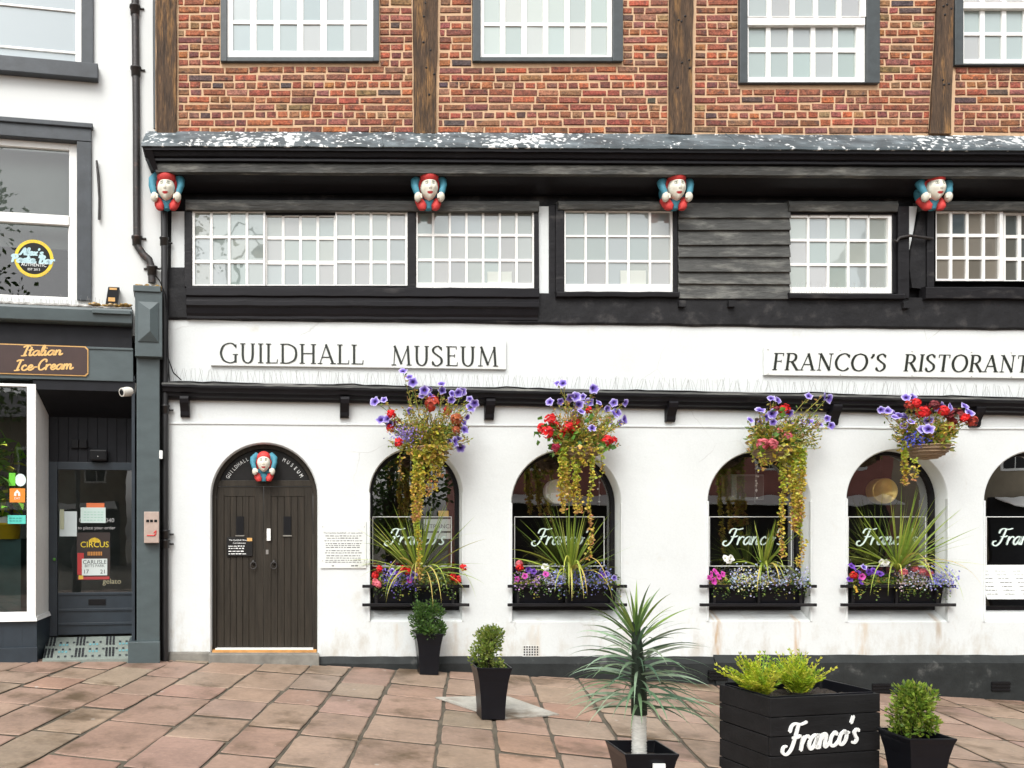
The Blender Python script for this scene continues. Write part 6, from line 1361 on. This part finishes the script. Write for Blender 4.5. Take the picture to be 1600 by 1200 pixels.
# ------------------------------------------------------------------ rainwater pipes
def pipes():
    y = -.09; w2 = lambda px, py, yy=y: Vector((X(px,yy), yy, Z(py,yy)))
    o = thing('drainpipe', 'rusty cast iron drainpipe with a swan neck on the white shop wall', 'drainpipe', w2(239,440))
    m = MB(); m.tube([w2(210.5,-230), w2(211,-20), w2(213,180), w2(213.5,300), w2(214,372), w2(216,386), w2(224,398), w2(233,406), w2(237,418), w2(237.5,442)], .043, 14); m.build('pipe', 'cast_iron', o)
    for a, b in ((211,17),(212.3,113),(214,377),(237.5,424)):
        c = MB(); p = w2(a,b); q = .058; c.lathe([(q*.7,-.05),(q*.92,-.045),(q*.92,.03),(q*1.12,.034),(q*1.12,.055),(q*.8,.058)], p, 16); c.tube([p+Vector((-.1,.03,.04)), p+Vector((.1,.03,.04))], .012, 8); c.build('pipe_collar', 'cast_iron', o)
    y2 = -.07; w3 = lambda px, py: Vector((X(px,y2), y2, Z(py,y2)))
    o = thing('drainpipe', 'black drainpipe running down the joint between the shop and the hall', 'drainpipe', w3(258,1035))
    m = MB(); m.tube([w3(256,300), w3(257,380), w3(258,600), w3(258,800), w3(258,1034)], .040, 14); m.build('pipe', 'pipe_black', o)
    for a, b in ((256.5,378),(258,640),(258.5,835),(258.5,850)):
        c = MB(); p = w3(a,b); q = .05; c.lathe([(q*.72,-.05),(q*.95,-.045),(q*.95,.03),(q*1.1,.034),(q*1.1,.05),(q*.75,.053)], p, 16); c.tube([p+Vector((-.02,.03,.0)), p+Vector((.09,.04,.0))], .012, 8); c.build('pipe_collar', 'pipe_black', o)
    m = MB(); m.tube([(X(242,-.05),-.06,Z(-230)), (X(242,-.05),-.06,Z(60)), (X(243,-.05),-.06,Z(205))], .022, 10); tag(m.build('thin_pipe', 'frame_green'), 'thin dark pipe beside the left oak post of the brick wall', 'pipe')
    m = MB(); m.tube([(X(251,-.06),-.06,Z(556)), (X(251.2,-.06),-.06,Z(700)), (X(251,-.06),-.06,Z(850)), (X(251.2,-.06),-.06,Z(1030))], .017, 8)
    m.tube([(X(246,-.1),-.25,Z(440)), (X(252,-.1),-.2,Z(447)), (X(259,-.1),-.12,Z(465)), (X(263,-.1),-.12,Z(500)), (X(262,-.1),-.11,Z(560)), (X(271,-.1),-.11,Z(585)), (X(284,-.1),-.13,Z(597))], .007, 8)
    tag(m.build('wall_cable', 'black_plastic'), 'thin black cables hanging beside the drainpipe at the joint of the two buildings', 'cable')
    m = MB(); m.box(X(245.5,-.17), X(254,-.17), -.18, -.15, Z(717,-.17), Z(704,-.17)); tag(m.build('white_tag', 'letter_white', bevel=.004), 'small white tag on the cable beside the pilaster', 'tag')
mat('pipe_black', (.018,.018,.019), .4, (18,.4), (30,.4,.005), second=((.16,.155,.145), 14, .66, .8), stretch=(1,1,.3))
pipes()

# ------------------------------------------------------------------ across the street, seen as reflections in the glass
def far_side():
    def block(name, label, x0, x1, y, h, m, roof, chim=(), shopz=2.7):
        gz = g(x0,y)-.5; o = thing(name, label, 'building', ((x0+x1)/2, y, gz)); q = MB(); q.box(x0, x1, y-8, y, gz, h); q.build('wall', m, o)
        r = MB(); r.hexa([(x0-.2,y+.3,h),(x0-.2,y-8.3,h),(x1+.2,y-8.3,h),(x1+.2,y+.3,h)],[(x0-.2,y-3,h+roof),(x0-.2,y-5,h+roof),(x1+.2,y-5,h+roof),(x1+.2,y-3,h+roof)]); r.build('roof', 'slate', o)
        s = MB(); s.box(x0+.3, x1-.3, y-.1, y+.12, gz, shopz); s.build('shopfront', 'shop_dark', o)
        a = MB(); a.hexa([(x0+.5,y+1.1,shopz-.35),(x1-.5,y+1.1,shopz-.35),(x1-.5,y+.13,shopz-.05),(x0+.5,y+.13,shopz-.05)],[(x0+.5,y+1.1,shopz-.3),(x1-.5,y+1.1,shopz-.3),(x1-.5,y+.13,shopz+.02),(x0+.5,y+.13,shopz+.02)]); a.build('awning', 'white_wood', o)
        n = int((x1-x0)/2.6)
        for i in range(n):
            for zz in (3.7, 6.3):
                cx = x0+(i+.5)*(x1-x0)/n
                if zz+1.6 < h: 
                    w_ = MB(); w_.box(cx-.55, cx+.55, y-.05, y+.03, zz, zz+1.6); wo = w_.build('window', 'white_wood', o); p = MB(); p.box(cx-.46, cx-.02, y, y+.034, zz+.1, zz+1.5); p.box(cx+.02, cx+.46, y, y+.034, zz+.1, zz+1.5); p.build('pane', 'black_plastic', wo)
        for cx in chim:
            c = MB(); c.box(cx-.6, cx+.6, y-3, y-2, h, h+roof+.9); c.build('chimney', 'pink_render', o)
    block('terrace_building', 'pink rendered terrace with shop awning across the street, seen reflected in the arched windows', 6.5, 21.5, -20, 7.9, 'pink_render', 2.0, (10.2,))
    block('terrace_building', 'taller tan building across the street, seen reflected in the rightmost windows', 25.5, 36, -21, 14, 'tan_render', 1.5)
    block('terrace_building', 'dark low building across the street beyond the trees', -16, 1.0, -30, 6.5, 'tan_render', 1.6)
    def tree(x, y, h, w_, seed, label, trunk=2.5):
        rng = random.Random(seed); random.seed(seed); gz = g(x,y); o = thing('street_tree', label, 'tree', (x, y, gz), group='trees across the street'); b = ORG[o]
        t = MB(); t.tube([b, b+Vector((.05,0,trunk)), b+Vector((.1,.1,h*.8))], [.22,.17,.05], 10)
        f = MB()
        for k in range(60):
            u = rng.random(); a = rng.uniform(0,6.283); rr = w_*math.sqrt(rng.random())*math.sin(math.pi*(.15+.8*u)); c = Vector((rr*math.cos(a), rr*math.sin(a), trunk+(h-trunk)*u)); cr = rng.uniform(.5,.95)
            if k % 5 == 0: t.tube([b+Vector((.05,0,trunk)), b+Vector((c.x*.6,c.y*.6,(trunk+c.z)/2)), b+c], [.07,.05,.02], 6)
            for _ in range(60):
                d = Vector((rng.gauss(0,1),rng.gauss(0,1),rng.gauss(0,.8))); f.leaf(b+c+d*cr*.5, d, .22, .13, vary(rng.choice(GREENS),.3))
        t.build('trunk', 'bark', o); f.build('crown', 'leaf', o)
    tree(2.8, -18, 6.5, 2.0, 1, 'small leafy tree across the street reflected in the window nearest the door', 1.6)
    tree(-5.6, -20, 15, 2.6, 2, 'tall leafy tree across the street reflected in the left end of the long window')
    tree(9.5, -26, 10, 3.4, 4, 'broad leafy tree across the street to the right of the terrace')
    x, y = -2.2, -11; gz = g(x,y); o = thing('street_lamp', 'tall black street lamp behind the viewer, reflected in the long window', 'street lamp', (x,y,gz)); b = ORG[o]
    m = MB(); m.tube([b, b+Vector((0,0,1.2)), b+Vector((0,0,1.3)), b+Vector((0,0,8.9))], [.11,.10,.06,.045], 12); m.tube([b+Vector((0,0,8.8)), b+Vector((.3,0,9.3)), b+Vector((.7,0,9.25)), b+Vector((.8,0,9.1))], .025, 8); m.build('post', 'cast_iron', o)
    m = MB(); m.lathe([(.04,.25),(.1,.2),(.28,.02),(.27,-.02),(.06,0)], b+Vector((.8,0,8.85)), 20); m.build('shade', 'cast_iron', o); m = MB(); m.ball(b+Vector((.8,0,8.8)), (.18,.18,.16), 14, 10); m.build('globe', 'cream_plastic', o)
far_side()
